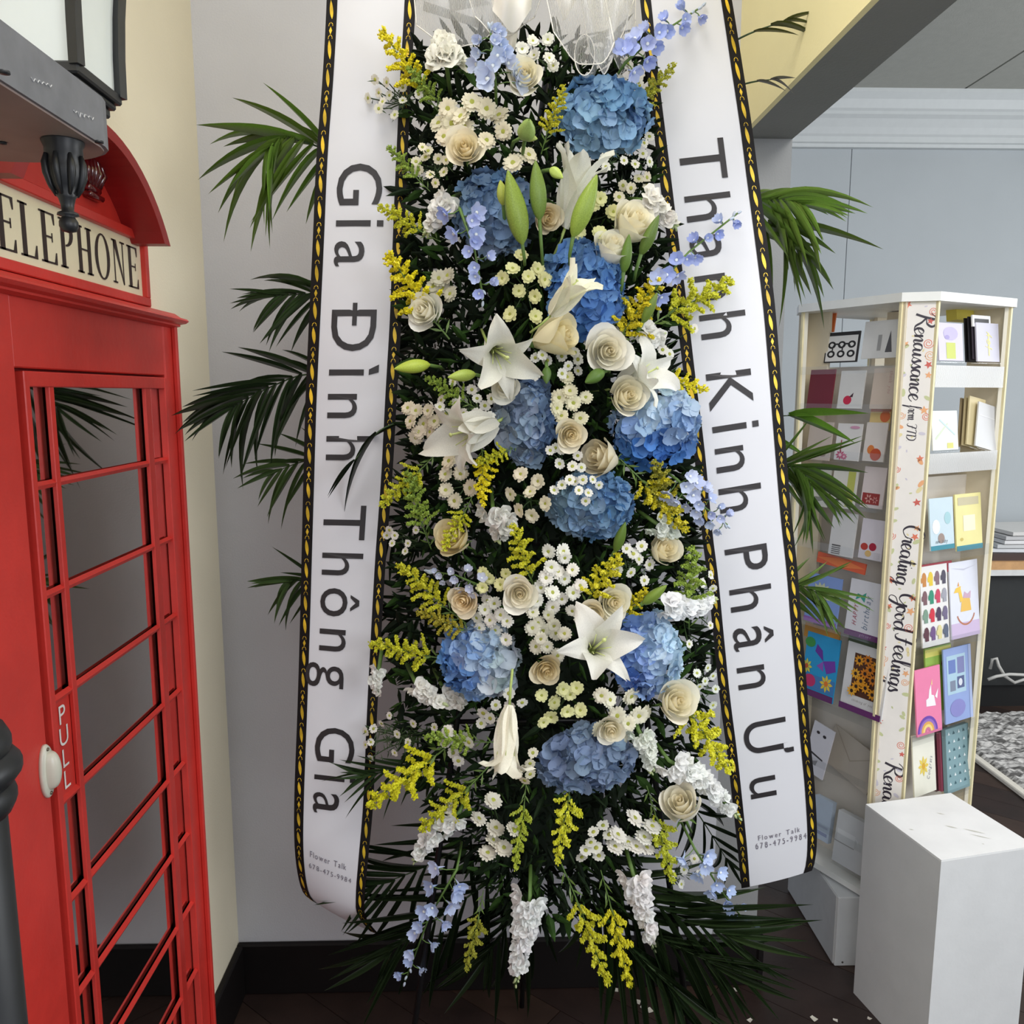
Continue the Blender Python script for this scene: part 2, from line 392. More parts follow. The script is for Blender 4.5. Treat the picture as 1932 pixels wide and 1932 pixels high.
# pediment: sign frieze and segmental arch above
yp1 = yb(293, 520); yp0 = 2*yc_ - yp1
zs0, zs1 = zb(283, 575), zb(270, 455)
zsp = zb(298, 462)                                   # springing of the arch
zap = zsp + .155
def arch(y_half, rise, zbase, n=24):
    r_ = (y_half*y_half + rise*rise)/(2*rise); a_ = math.asin(min(1, y_half/r_))
    return [(yc_ + r_*math.sin(lerp(-a_, a_, i/n)), zbase + rise - r_ + r_*math.cos(lerp(-a_, a_, i/n))) for i in range(n+1)]
hw_ = (yp1-yp0)/2
o1 = at_x(322, 465, XB+.055); o2 = at_x(255, 300, XB+.055)      # two places on the roof's outer edge give its circle
h1, h2 = abs(o1.y-yc_), abs(o2.y-yc_); zc0 = (h2*h2 - h1*h1 + o2.z**2 - o1.z**2)/(2*(o2.z-o1.z)); ra_ = math.hypot(h1, o1.z-zc0); RISE = zc0 + ra_ - o1.z
A = arch(hw_, RISE-.026, zsp)
b = MB(); b.prism([(XL, yp1, zcor+.02), (XL, yp0, zcor+.02)] + [(XL, y, z) for y, z in A], (XB-.012-XL, 0, 0)); b.obj('pediment', M_red, booth)
Ao = arch(h1, RISE, o1.z); Ai = arch(h1-.028, RISE-.018, o1.z)
pts = [(XL, y, z) for y, z in Ao]; pin = [(XL, y, z) for y, z in Ai]
b = MB(); n_ = len(Ao)
for i in range(n_-1):
    b.prism([pts[i], pts[i+1], pin[i+1], pin[i]], (XB+.055-XL, 0, 0))
b.obj('roof_arch', M_redd, booth)
# cream sign with a raised red frame
sy1 = yb(270, 470); sy0 = 2*yc_ - sy1
sz1 = zb(262, 455); sz0 = zb(270, 560)
b = MB(); b.bb((XB-.012, sy0, sz0), (XB-.006, sy1, sz1)); sg = b.obj('sign_panel', M_sign, booth)
fr = MB()
for lo, hi in (((sy0-.014, sz1), (sy1+.014, sz1+.016)), ((sy0-.014, sz0-.016), (sy1+.014, sz0)), ((sy0-.014, sz0), (sy0, sz1)), ((sy1, sz0), (sy1+.014, sz1))):
    fr.bb((XB-.012, lo[0], lo[1]), (XB+.004, hi[0], hi[1]), 0, .0015)
fr.obj('sign_frame', M_red, booth)
def serif(ch):
    """condensed roman capital in a box 1 high: list of polygons, width"""
    t, k, s = .04, .115, .05
    rc = lambda a, b_, c, d: [(a, b_), (c, b_), (c, d), (a, d)]
    if ch == 'T': return [rc(.21, 0, .21+k, 1), rc(.13, 0, .40, t), rc(0, 1-t, .53, 1), [(0, .78), (.03, .78), (.07, 1-t), (0, 1-t)], [(.50, .78), (.53, .78), (.53, 1-t), (.46, 1-t)]], .53
    if ch == 'E': return [rc(.06, 0, .06+k, 1), rc(0, 0, .46, t), rc(0, 1-t, .44, 1), rc(.17, .50, .34, .50+t), rc(.33, .43, .36, .61), [(.43, .24), (.46, .24), (.46, t), (.38, t)], [(.41, .78), (.44, .78), (.44, 1-t), (.37, 1-t)]], .47
    if ch == 'L': return [rc(.06, 0, .06+k, 1), rc(0, 0, .45, t), rc(0, 1-t, .24, 1), [(.42, .26), (.45, .26), (.45, t), (.36, t)]], .46
    if ch == 'H': return [rc(.05, 0, .05+k, 1), rc(.37, 0, .37+k, 1), rc(.16, .49, .38, .49+t)] + [rc(a, c, a+.215, c+t) for a in (0, .32) for c in (0, 1-t)], .535
    if ch == 'N': return [rc(.07, 0, .11, 1), rc(.42, 0, .46, 1), [(.05, 1), (.19, 1), (.46, 0), (.42, 0), (.42, .02)], rc(0, 0, .18, t), rc(.34, 1-t, .53, 1), rc(0, 1-t, .10, 1)], .53
    def ring(cx, cy_, ro, rh, ri, rih, a0, a1, n=22):
        out = []
        for i in range(n):
            p, q = lerp(a0, a1, i/n), lerp(a0, a1, (i+1)/n)
            out.append([(cx+ro*math.cos(p), cy_+rh*math.sin(p)), (cx+ro*math.cos(q), cy_+rh*math.sin(q)), (cx+ri*math.cos(q), cy_+rih*math.sin(q)), (cx+ri*math.cos(p), cy_+rih*math.sin(p))])
        return out
    if ch == 'O': return ring(.28, .5, .28, .515, .17, .475, 0, 2*PI), .56
    if ch == 'P': return [rc(.05, 0, .05+k, 1), rc(0, 0, .23, t), rc(0, 1-t, .20, 1)] + ring(.18, .72, .26, .28, .15, .24, -PI/2, PI/2, 12), .45
V, F = [], []; x = 0; word = 'TELEPHONE'; ws = [serif(c)[1] for c in word]
tot = sum(ws) + .095*8; H_ = (sz1-sz0)*.74; sx = (sy1-sy0-.03)/tot
for c, wd in zip(word, ws):
    for pl in serif(c)[0]:
        bq = len(V); V += [(XB-.0052, sy0+.015+(x+a)*sx, sz0+(sz1-sz0)*.13+d*H_) for a, d in pl]; F.append(tuple(range(bq, bq+len(pl))))
    x += wd + .095
b = MB(); b.add(V, F); b.obj('lettering', M_ink, sg)
# crown emblem on the pediment
cp = at_x(165, 330, XB-.012); M_crown = mat('glossy_dark_red_enamel', lin((92, 22, 26)), rough=.15, var=.1, spec=.8, coat=.8)
b = MB()
b.box((cp.x+.008, cp.y, cp.z-.034), (.016, .050, .010), 0, None, .003)
b.box((cp.x+.007, cp.y, cp.z-.022), (.012, .044, .012), 0, None, .003)
for k in range(5):
    t_ = (k-2)/2
    b.tube([(cp.x+.009, cp.y+.020*t_, cp.z-.018), (cp.x+.014, cp.y+.030*t_, cp.z+.004), (cp.x+.012, cp.y+.022*t_, cp.z+.022), (cp.x+.009, cp.y+.003*t_, cp.z+.028)], [.004, .0055, .005, .003], 8)
b.lathe([(0, 0), (.005, .002), (.007, .007), (.005, .012), (0, .014)], 10, 0, (cp.x+.009, cp.y, cp.z+.028))
b.obj('crown_emblem', M_crown, booth, True)

# ------------------------------------------------------------ black lamp post in front of the booth
M_blk = rgb('black_painted_iron', (34, 35, 37), rough=.42, var=.15, scale=30)
M_arm = rgb('scuffed_grey_board_paint', (112, 113, 118), rough=.55, var=.12, scale=40)
M_armu = rgb('brown_grey_underside_board', (150, 132, 124), rough=.7, var=.08, scale=20)
ZA = 1.85
e0 = at_z(207, 282, ZA); lamp = thing('street_lamp', 'black ornamental lamp post carrying a white glazed lantern beside the red booth', 'street lamp', (-.472, .69, 0))
pe = lambda r, z: (r, z)
b = MB(); b.lathe([(.075, 0), (.075, .10), (.060, .14), (.048, .20), (.044, .5), (.040, ZA)], 24, 0, (-.472, .69, 0)); b.obj('pole', M_blk, lamp, True)
def zpole(py): return at_y(30, py, .70).z
for py, rr in ((1405, .009), (1450, .016), (1505, .010)):
    z = zpole(py)
    b = MB(); b.lathe([(.038, -.016), (.040+rr*.6, -.014), (.041+rr, -.004), (.041+rr, .004), (.040+rr*.6, .014), (.038, .016)], 24, 0, (-.472, .69, z)); b.obj('collar', M_blk, lamp, True)
# arm board: runs along the wall, its far end rounded
xa1, xa0 = e0.x, e0.x-.20
pts = [(xa1, -.1), (xa1, e0.y-.01)]
cxa = (xa0+xa1)/2
for i in range(1, 12):
    a = PI*i/12; pts.append((cxa + (xa1-xa0)/2*math.cos(a), e0.y-.01 + .058*math.sin(a)))
pts += [(xa0, e0.y-.01), (xa0, -.1)]
b = MB(); b.prism([(x, y, ZA) for x, y in pts], (0, 0, .048)); arm = b.obj('arm_board', M_arm, lamp)
b = MB(); b.prism([(lerp(cxa, x, .97), y-.004, ZA-.002) for x, y in pts], (0, 0, .002)); b.obj('underside', M_armu, arm)
for px, py in ((187, 266), (4, 268), (8, 134)):
    q = at_z(px, py, ZA-.002); b = MB(); b.lathe([(0, 0), (.0042, 0), (.0042, -.002), (0, -.0026)], 10, 0, q); b.obj('screw', M_blk, arm, True)
sc = MB(); rs = random.Random(5)
for px, py in ((75, 150), (155, 212)):
    for k in range(5):
        q = at_x(px-16+k*8, py-4+k*3, xa1+.0006); sc.tube([q, q+Vector((0, .003, -.004+.003*rs.random())), q+Vector((0, .006, .001))], .0005, 4)
sc.obj('chalk_marks', rgb('white_chalk_marks', (190, 190, 190)), arm)
# drop finial under the arm
fp = at_z(118, 262, ZA)
def zf(py): return at_y(118, py, fp.y).z
zt = zf(440); FH = ZA - zt
prof = [(.0001, 0), (.010, .02), (.0135, .07), (.0135, .12), (.0100, .165), (.0085, .175), (.0155, .19), (.0145, .215), (.0085, .235), (.0095, .30), (.0120, .37), (.0150, .40), (.0135, .42), (.0200, .50), (.0245, .60), (.0260, .70), (.0235, .80), (.0270, .84), (.0265, .90), (.0300, .96), (.0300, 1.0)]
b = MB(); b.lathe([(r_*.66, q*FH) for r_, q in prof], 24, 0, (fp.x, fp.y, zt)); fin = b.obj('finial', M_blk, lamp, True)
for k in range(8):
    a = 2*PI*k/8; c_, s_ = math.cos(a), math.sin(a)
    b = MB(); b.tube([(fp.x+c_*r_, fp.y+s_*r_, zt+q*FH) for r_, q in ((.0105, .40), (.0145, .50), (.0175, .62), (.0185, .72), (.017, .82))], [.0012, .003, .004, .0036, .0015], 6); b.obj('acanthus_leaf', M_blk, fin, True)
# lantern on the arm
lq = at_z(145, 122, ZA+.085); lx1, ly0 = lq.x, lq.y
LW = .100; lcx, lcy = lx1-LW/2, ly0+LW/2; lz = lq.z
M_glass = rgb('white_frosted_glass', (226, 232, 230), rough=.25, var=.01)
for k, (hw, a, c) in enumerate(((.030, ZA+.048, ZA+.054), (.036, ZA+.054, ZA+.060), (.042, ZA+.060, ZA+.070), (.047, ZA+.070, lz-.008), (LW/2+.002, lz-.008, lz+.004))):
    b = MB(); b.bb((lcx-hw, lcy-hw, a), (lcx+hw, lcy+hw, c), 0, .002); b.obj('lantern_base', M_blk, lamp)
LH = .34
def flare(t): return LW/2 + .048*t**2.2
for sx in (-1, 1):
    for sy in (-1, 1):
        b = MB(); b.tube([(lcx+sx*flare(t), lcy+sy*flare(t), lz+LH*t) for t in [i/8 for i in range(9)]], .0078, 4); b.obj('lantern_bar', M_blk, lamp)
for s_, ax in ((1, 0), (-1, 0), (1, 1), (-1, 1)):
    def g(u, v, s_=s_, ax=ax):
        h_ = flare(v)-.004; p_ = (u*2-1)*h_
        return (lcx+s_*h_, lcy+p_, lz+LH*v) if ax == 0 else (lcx+p_, lcy+s_*h_, lz+LH*v)
    b = MB(); b.grid(g, 1, 8); b.obj('lantern_pane', M_glass, lamp, True)
b = MB(); b.lathe([(.16, lz+LH-.01), (.165, lz+LH+.01), (.12, lz+LH+.05), (.05, lz+LH+.12), (.015, lz+LH+.14), (.018, lz+LH+.17), (0.001, lz+LH+.19)], 4, 0, (lcx, lcy, 0)); b.obj('lantern_roof', M_blk, lamp)

# ------------------------------------------------------------ white pedestals
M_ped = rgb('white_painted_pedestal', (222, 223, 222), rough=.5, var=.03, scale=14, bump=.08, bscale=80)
pl_ = at_z(1610, 1873, 0); ptop = at_y(1633, 1517, pl_.y).z
pn = at_z(1776, 1623, ptop); pk = at_z(1791, 1494, ptop)
l2 = Vector((pl_.x, pl_.y)); e1 = Vector((pn.x, pn.y)) - l2; e2 = Vector((pk.x, pk.y)) - l2
e2 = (Vector((-e1.y, e1.x)) if Vector((-e1.y, e1.x)).dot(e2) > 0 else Vector((e1.y, -e1.x))).normalized()*e2.length
ped = thing('display_pedestal', 'tall white painted display pedestal with a scuffed top beside the card rack', 'pedestal', (pl_.x, pl_.y, 0))
cs = [l2, l2+e1, l2+e1+e2, l2+e2]
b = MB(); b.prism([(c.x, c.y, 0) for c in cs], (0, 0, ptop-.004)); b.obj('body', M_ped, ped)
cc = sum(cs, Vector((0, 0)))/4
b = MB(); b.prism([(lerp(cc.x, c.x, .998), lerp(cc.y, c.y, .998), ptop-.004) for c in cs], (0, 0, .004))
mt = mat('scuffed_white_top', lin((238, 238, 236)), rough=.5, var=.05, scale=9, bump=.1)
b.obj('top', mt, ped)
sm = MB(); rs = random.Random(9)
for px, py, l_, wd in ((1838, 1568, .05, .006), (1850, 1578, .05, .004), (1720, 1565, .012, .004), (1795, 1560, .03, .006), (1775, 1535, .02, .004), (1855, 1592, .006, .003)):
    q = at_z(px, py, ptop+.0006); d_ = Vector((1, -.6, 0)).normalized(); n_ = Vector((.6, 1, 0)).normalized()
    sm.add([q-d_*l_/2, q+n_*wd/2, q+d_*l_/2, q-n_*wd/2], [(0, 1, 2, 3)])
sm.obj('scuff_marks', rgb('grey_scuffs', (205, 203, 192)), ped)
bq = at_z(1573, 1823, 0); btop = at_y(1578, 1692, bq.y).z
low = thing('low_plinth', 'low white painted plinth box under the greeting card rack', 'plinth', (bq.x, bq.y, 0))
LPX, LPY = .30, .36
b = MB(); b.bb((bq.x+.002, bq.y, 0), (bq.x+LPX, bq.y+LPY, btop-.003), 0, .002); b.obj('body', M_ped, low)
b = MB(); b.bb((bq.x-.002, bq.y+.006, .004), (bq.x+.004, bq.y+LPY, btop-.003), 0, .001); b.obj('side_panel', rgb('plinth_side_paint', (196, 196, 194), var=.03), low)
b = MB(); b.lathe([(0, 0), (.003, 0), (.003, -.001), (0, -.0012)], 8); b.v = [(bq.x+.024+x, bq.y+z, .012+y) for x, y, z in b.v]; b.obj('nail', rgb('tarnished_screw2', (90, 86, 78)), low)
# ------------------------------------------------------------ greeting card rack
M_rack = rgb('cream_rack_board', (232, 226, 208), rough=.55, var=.03, scale=12)
M_rackw = rgb('white_rack_top', (238, 238, 232), rough=.5, var=.02)
M_tan = rgb('tan_rack_inside', (220, 208, 182), rough=.6, var=.05, scale=12)
M_back = rgb('grey_rack_backing', (224, 216, 204), rough=.6, var=.05, scale=8)
M_acr = clear('clear_acrylic', tint=(.985, .99, .99), gloss=.07, rough=.06)
M_acrw = clear('acrylic_window_glare', tint=(.97, .98, .98), gloss=.15, rough=.12, white=.7)  # pocket lips whitened: the window light on them is put into the colour
CARDM = {}
def cm(c, rough=.55):
    k = tuple(c)
    if k not in CARDM: CARDM[k] = rgb('print_%d_%d_%d' % k, c, rough=rough, var=.02)
    return CARDM[k]
ZRB = btop + .006                                   # underside of the rack's base plate
P = at_z(1628, 1690, ZRB)
aL = R(-27.8)
dL = Vector((math.sin(aL), math.cos(aL), 0)); dR = Vector((dL.y, -dL.x, 0))
WF = .1564*P.y*.945; CF = .040*P.y; S2 = WF/2 + CF/math.sqrt(2)
CEN = P + dL*(WF/2) + dR*S2
ZRT = at_y(1706, 556, P.y).z
RM = Matrix((( dR.x, dL.x, 0, CEN.x), (dR.y, dL.y, 0, CEN.y), (0, 0, 1, ZRB), (0, 0, 0, 1)))
RH = ZRT - ZRB
rack = thing('card_rack', 'cream four-sided greeting card spinner rack standing on the low white plinth', 'display rack', (CEN.x, CEN.y, ZRB))
def rput(name, b, mats, par, smooth=False, **k):
    b.v = [tuple(RM @ Vector(v)) for v in b.v]; return b.obj(name, mats, par, smooth, **k)
def octo(s, w): return [(-s, -w), (-w, -s), (w, -s), (s, -w), (s, w), (w, s), (-w, s), (-s, w)]
W2 = WF/2
b = MB(); b.prism([(x*1.05, y*1.05, RH-.018) for x, y in octo(S2, W2)], (0, 0, .022)); rput('top_plate', b, M_rackw, rack)
b = MB(); b.prism([(x*1.03, y*1.03, 0) for x, y in octo(S2, W2)], (0, 0, .018)); rput('base_plate', b, M_rackw, rack)
panels = []
for k in range(4):
    q = Matrix.Rotation(k*PI/2, 3, 'Z'); a, c = Vector((-S2, -W2, 0)), Vector((-W2, -S2, 0)); inn = Vector((.010, .010, 0))
    b = MB(); b.prism([q @ (v + Vector((0, 0, .018))) for v in (a, c, c+inn, a+inn)], (0, 0, RH-.036)); panels.append(rput('corner_panel', b, M_rack, rack))
    b = MB()
    for e in (a, c):
        e = q @ e; b.box((e.x, e.y, RH/2), (.007, .007, RH-.036))
    rput('edge_banding', b, rgb('pale_yellow_banding', (236, 224, 180)), panels[-1])
for k in range(4):                                     # boards that run inward from the corner panels and frame each side
    q = Matrix.Rotation(k*PI/2, 3, 'Z')
    b = MB(); b.prism([q @ Vector(v) for v in ((W2-.001, -S2+.002, .018), (W2+.011, -S2+.002, .018), (W2+.011, -S2+.11, .018), (W2-.001, -S2+.11, .018))], (0, 0, RH-.036)); rput('side_board', b, M_tan, rack)
b = MB(); b.box((0, 0, RH/2), (.05, .05, RH-.04)); rput('centre_post', b, M_tan, rack)
IN = .085
def zface(px, py, p0, n): return at_plane(px, py, p0, n).z - ZRB
nL, nR = -dR, -dL
PL0 = P.copy(); PR0 = P + (dR*(S2-W2)) + (dL*-(S2-W2))
ztl = zface(1600, 690, PL0, nL); ztr = zface(1815, 905, PR0, nR)
b = MB(); b.bb((-S2+IN, -W2+.005, .018), (-S2+IN+.006, W2, ztl)); rput('backing_panel', b, M_back, rack)
b = MB(); b.bb((-W2+.005, -S2+IN, .018), (W2, -S2+IN+.006, ztr)); rput('backing_panel', b, M_back, rack)
b = MB(); b.bb((S2-.03, -W2, .018), (S2-.024, W2, ztr)); rput('backing_panel', b, M_back, rack)
b = MB(); b.bb((-W2, S2-.03, .018), (W2, S2-.024, ztl)); rput('backing_panel', b, M_back, rack)
# clear card pockets: shelf and front lip per tier
for py in (705, 778, 868, 962, 1050, 1205, 1362, 1478, 1600):
    z = max(.03, zface(1610, py, PL0, nL))
    b = MB(); b.bb((-S2-.004, -W2+.012, z), (-S2-.002, W2-.004, z+.022)); rput('card_pocket', b, M_acr, rack)
for py, glare, hh_ in ((731, 1, .055), (890, 1, .052), (1052, 0, .03), (1215, 0, .03), (1378, 0, .03), (1500, 0, .03)):
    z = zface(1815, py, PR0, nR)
    b = MB(); b.bb((-W2+.004, -S2-.004, z), (W2-.014, -S2-.002, z+hh_)); rput('card_pocket', b, M_acrw if glare else M_acr, rack)
# floral strip with its lettering on the near corner panel
nC = (nL + nR).normalized(); tC = Vector((-nC.y, nC.x, 0)); PC = Vector((P.x, P.y, 0))
if tC.dot(dR) < 0: tC = -tC
def strip(t, z, off=.0008): return PC + tC*(t*CF) + nC*off + Vector((0, 0, z))
def zs(py): return at_plane(1735 - (py-565)*.052, py, PC, nC).z
st = MB(); mats = [cm(c) for c in ((222, 120, 92), (196, 200, 150), (232, 170, 120), (206, 200, 210), (226, 212, 160), (204, 96, 84))]
b = MB(); b.add([strip(.06, ZRB+.02, .0004), strip(.94, ZRB+.02, .0004), strip(.94, ZRT-.022, .0004), strip(.06, ZRT-.022, .0004)], [(0, 1, 2, 3)])
b.obj('printed_strip', rgb('strip_paper', (234, 228, 220), var=.02), panels[0])
rs = random.Random(21)
def maple(t, z, r, mi):
    pts = []
    a0 = rs.uniform(0, 6)
    for k in range(10):
        a = a0 + k*PI/5; rr = r*(1 if k % 2 == 0 else .45); pts.append(strip(t+rr*math.cos(a)/CF, z+rr*math.sin(a)))
    st.add(pts, [tuple(range(10))], mi)
def leafp(t, z, r, mi):
    a = rs.uniform(0, PI); pts = []
    for k in range(8):
        q = 2*PI*k/8; x, y = r*math.cos(q), r*.5*math.sin(q)
        pts.append(strip(t+(x*math.cos(a)-y*math.sin(a))/CF, z+x*math.sin(a)+y*math.cos(a)))
    st.add(pts, [tuple(range(8))], mi)
def spiral(t, z, r, mi):
    n = 26; L_ = []
    for k in range(n+1):
        a = k*.5; rr = r*(.15 + .85*k/n); L_.append((t+rr*math.cos(a)/CF, z+rr*math.sin(a)))
    V = []
    for i, (x, y) in enumerate(L_): V += [strip(x, y), strip(x+.0016*math.cos(i*.5)/CF, y+.0016*math.sin(i*.5))]
    st.add(V, [(2*i, 2*i+1, 2*i+3, 2*i+2) for i in range(n)], mi)
zz = ZRT - .03
while zz > ZRB + .05:
    for side in (.16, .84):
        k = rs.random(); t = side + rs.uniform(-.05, .05); z = zz + rs.uniform(-.02, .02)
        if k < .32: maple(t, z, rs.uniform(.008, .012), rs.choice((0, 5, 2)))
        elif k < .55: spiral(t, z, rs.uniform(.008, .013), rs.choice((0, 2)))
        else: leafp(t, z, rs.uniform(.007, .011), rs.choice((1, 3, 4, 1, 2)))
    if rs.random() < .7: leafp(rs.uniform(.3, .7), zz, .004, rs.choice((1, 3, 4)))
    zz -= .036
st.obj('flower_print', mats, panels[0], kind='stuff')
CUR = {'a': (.48, [(.38,.38),(.28,.45),(.12,.40),(.04,.18),(.12,.02),(.26,.10),(.38,.40),(.34,.10),(.42,.0),(.52,.10)]), 'c': (.36, [(.34,.36),(.24,.45),(.08,.34),(.04,.14),(.14,.0),(.28,.04),(.40,.16)]),
 'd': (.48, [(.36,.38),(.24,.45),(.08,.34),(.04,.12),(.14,.0),(.28,.12),(.40,.50),(.52,1.0),(.40,.30),(.40,.04),(.52,.08)]), 'e': (.36, [(.02,.14),(.22,.24),(.32,.38),(.22,.46),(.08,.34),(.05,.12),(.16,.0),(.30,.06),(.40,.18)]),
 'f': (.32, [(.05,.10),(.30,.60),(.42,.95),(.32,1.0),(.24,.7),(.12,-.05),(.02,-.45),(.10,-.42),(.20,-.05),(.36,.12)]), 'g': (.46, [(.36,.38),(.24,.45),(.08,.34),(.05,.12),(.16,.02),(.30,.16),(.40,.42),(.30,-.05),(.16,-.45),(.02,-.40),(.10,-.18),(.34,-.02),(.50,.10)]),
 'i': (.24, [(.02,.10),(.14,.44),(.10,.10),(.16,.0),(.28,.12)], [(.19,.62),(.21,.68)]), 'l': (.24, [(.02,.08),(.22,.55),(.32,.95),(.24,1.0),(.14,.6),(.08,.1),(.16,.0),(.28,.12)]),
 'm': (.56, [(.0,.3),(.08,.44),(.06,.0),(.1,.2),(.2,.42),(.26,.36),(.24,.0),(.28,.2),(.40,.44),(.46,.34),(.42,.06),(.5,.0),(.6,.1)]), 'n': (.42, [(.0,.3),(.08,.44),(.06,.0),(.12,.24),(.26,.44),(.32,.34),(.28,.06),(.36,.0),(.46,.1)]),
 'o': (.38, [(.24,.44),(.10,.38),(.04,.16),(.14,.0),(.28,.10),(.32,.32),(.24,.44),(.30,.36),(.44,.38)]), 'r': (.34, [(.0,.1),(.12,.44),(.18,.40),(.28,.42),(.22,.12),(.28,.0),(.38,.1)]),
 's': (.30, [(.0,.08),(.18,.46),(.20,.30),(.26,.12),(.16,.0),(.02,.06)]), 't': (.26, [(.02,.1),(.24,.85),(.14,.2),(.16,.02),(.30,.1)], [(.06,.55),(.36,.58)]),
 'R': (.68, [(.30,.95),(.16,.4),(.02,.0)], [(.0,.75),(.2,.98),(.55,1.0),(.66,.82),(.50,.58),(.26,.52),(.45,.3),(.62,.02),(.85,-.02)]), 'C': (.58, [(.70,.85),(.60,1.02),(.36,.95),(.10,.60),(.04,.22),(.22,-.02),(.48,.06),(.66,.24)]),
 'G': (.62, [(.72,.85),(.60,1.02),(.34,.92),(.10,.55),(.08,.2),(.26,.08),(.50,.28),(.62,.50),(.52,.0),(.30,-.42),(.10,-.36),(.20,-.1),(.6,.06)]), 'F': (.60, [(.08,.85),(.24,1.02),(.60,.94),(.90,1.05)], [(.52,.96),(.36,.5),(.24,.08),(.06,-.02),(-.02,.12)], [(.22,.52),(.58,.55)]),
 'T': (.52, [(.08,.88),(.24,1.0),(.50,.96),(.70,1.02)], [(.42,.96),(.30,.5),(.20,.0)]), 'D': (.62, [(.22,.95),(.16,.5),(.10,.0)], [(.02,.92),(.34,1.0),(.62,.78),(.58,.28),(.30,.0),(.06,.02)]), '.': (.2, [(.05,.0),(.08,.05)])}
def script(s, ya, yb_, cap, base, drift=0.0):
    """joined-up handwriting: strokes with thick downward and thin upward lines"""
    za, zb_ = zs(ya), zs(yb_); W_ = sum(CUR[c][0] for c in s); k = (za - zb_)/W_; x0 = 0; tx = MB()
    for c in s:
        for st_ in CUR[c][1:]:
            pts = []
            n_ = len(st_)
            for i in range((n_-1)*4 + 1):
                j = min(n_-2, i//4); u = i/4 - j; g_ = lambda q: Vector(st_[max(0, min(n_-1, q))]); p0, p1, p2, p3 = g_(j-1), g_(j), g_(j+1), g_(j+2)
                pts.append(.5*((2*p1) + (p2-p0)*u + (2*p0-5*p1+4*p2-p3)*u*u + (3*p1-p0-3*p2+p3)*u**3))
            V = []
            for i, p in enumerate(pts):
                d = pts[min(i+1, len(pts)-1)] - pts[max(i-1, 0)]; d = d.normalized() if d.length > 1e-6 else Vector((1, 0))
                w_ = .020 + .040*max(0, -d.y); nn_ = Vector((-d.y, d.x))*w_
                for q in (p+nn_, p-nn_): V.append(strip(base + cap*q.y/CF + drift*((x0+q.x)/W_), za - (x0+q.x)*k))
            tx.add(V, [(2*i, 2*i+1, 2*i+3, 2*i+2) for i in range(len(pts)-1)])
        x0 += CUR[c][0]
    tx.obj('lettering', rgb('black_script_print', (44, 36, 48), rough=.5), panels[0])
script('Renaissance', 592, 756, .046, .42, -.06); script('from', 764, 793, .030, .38); script('FTD.', 799, 834, .022, .38)
script('Creating', 992, 1104, .050, .50, -.16); script('Good', 1120, 1190, .050, .46, -.1); script('Feelings', 1196, 1306, .050, .46, -.12); script('Renaissance', 1440, 1600, .046, .40, -.02)

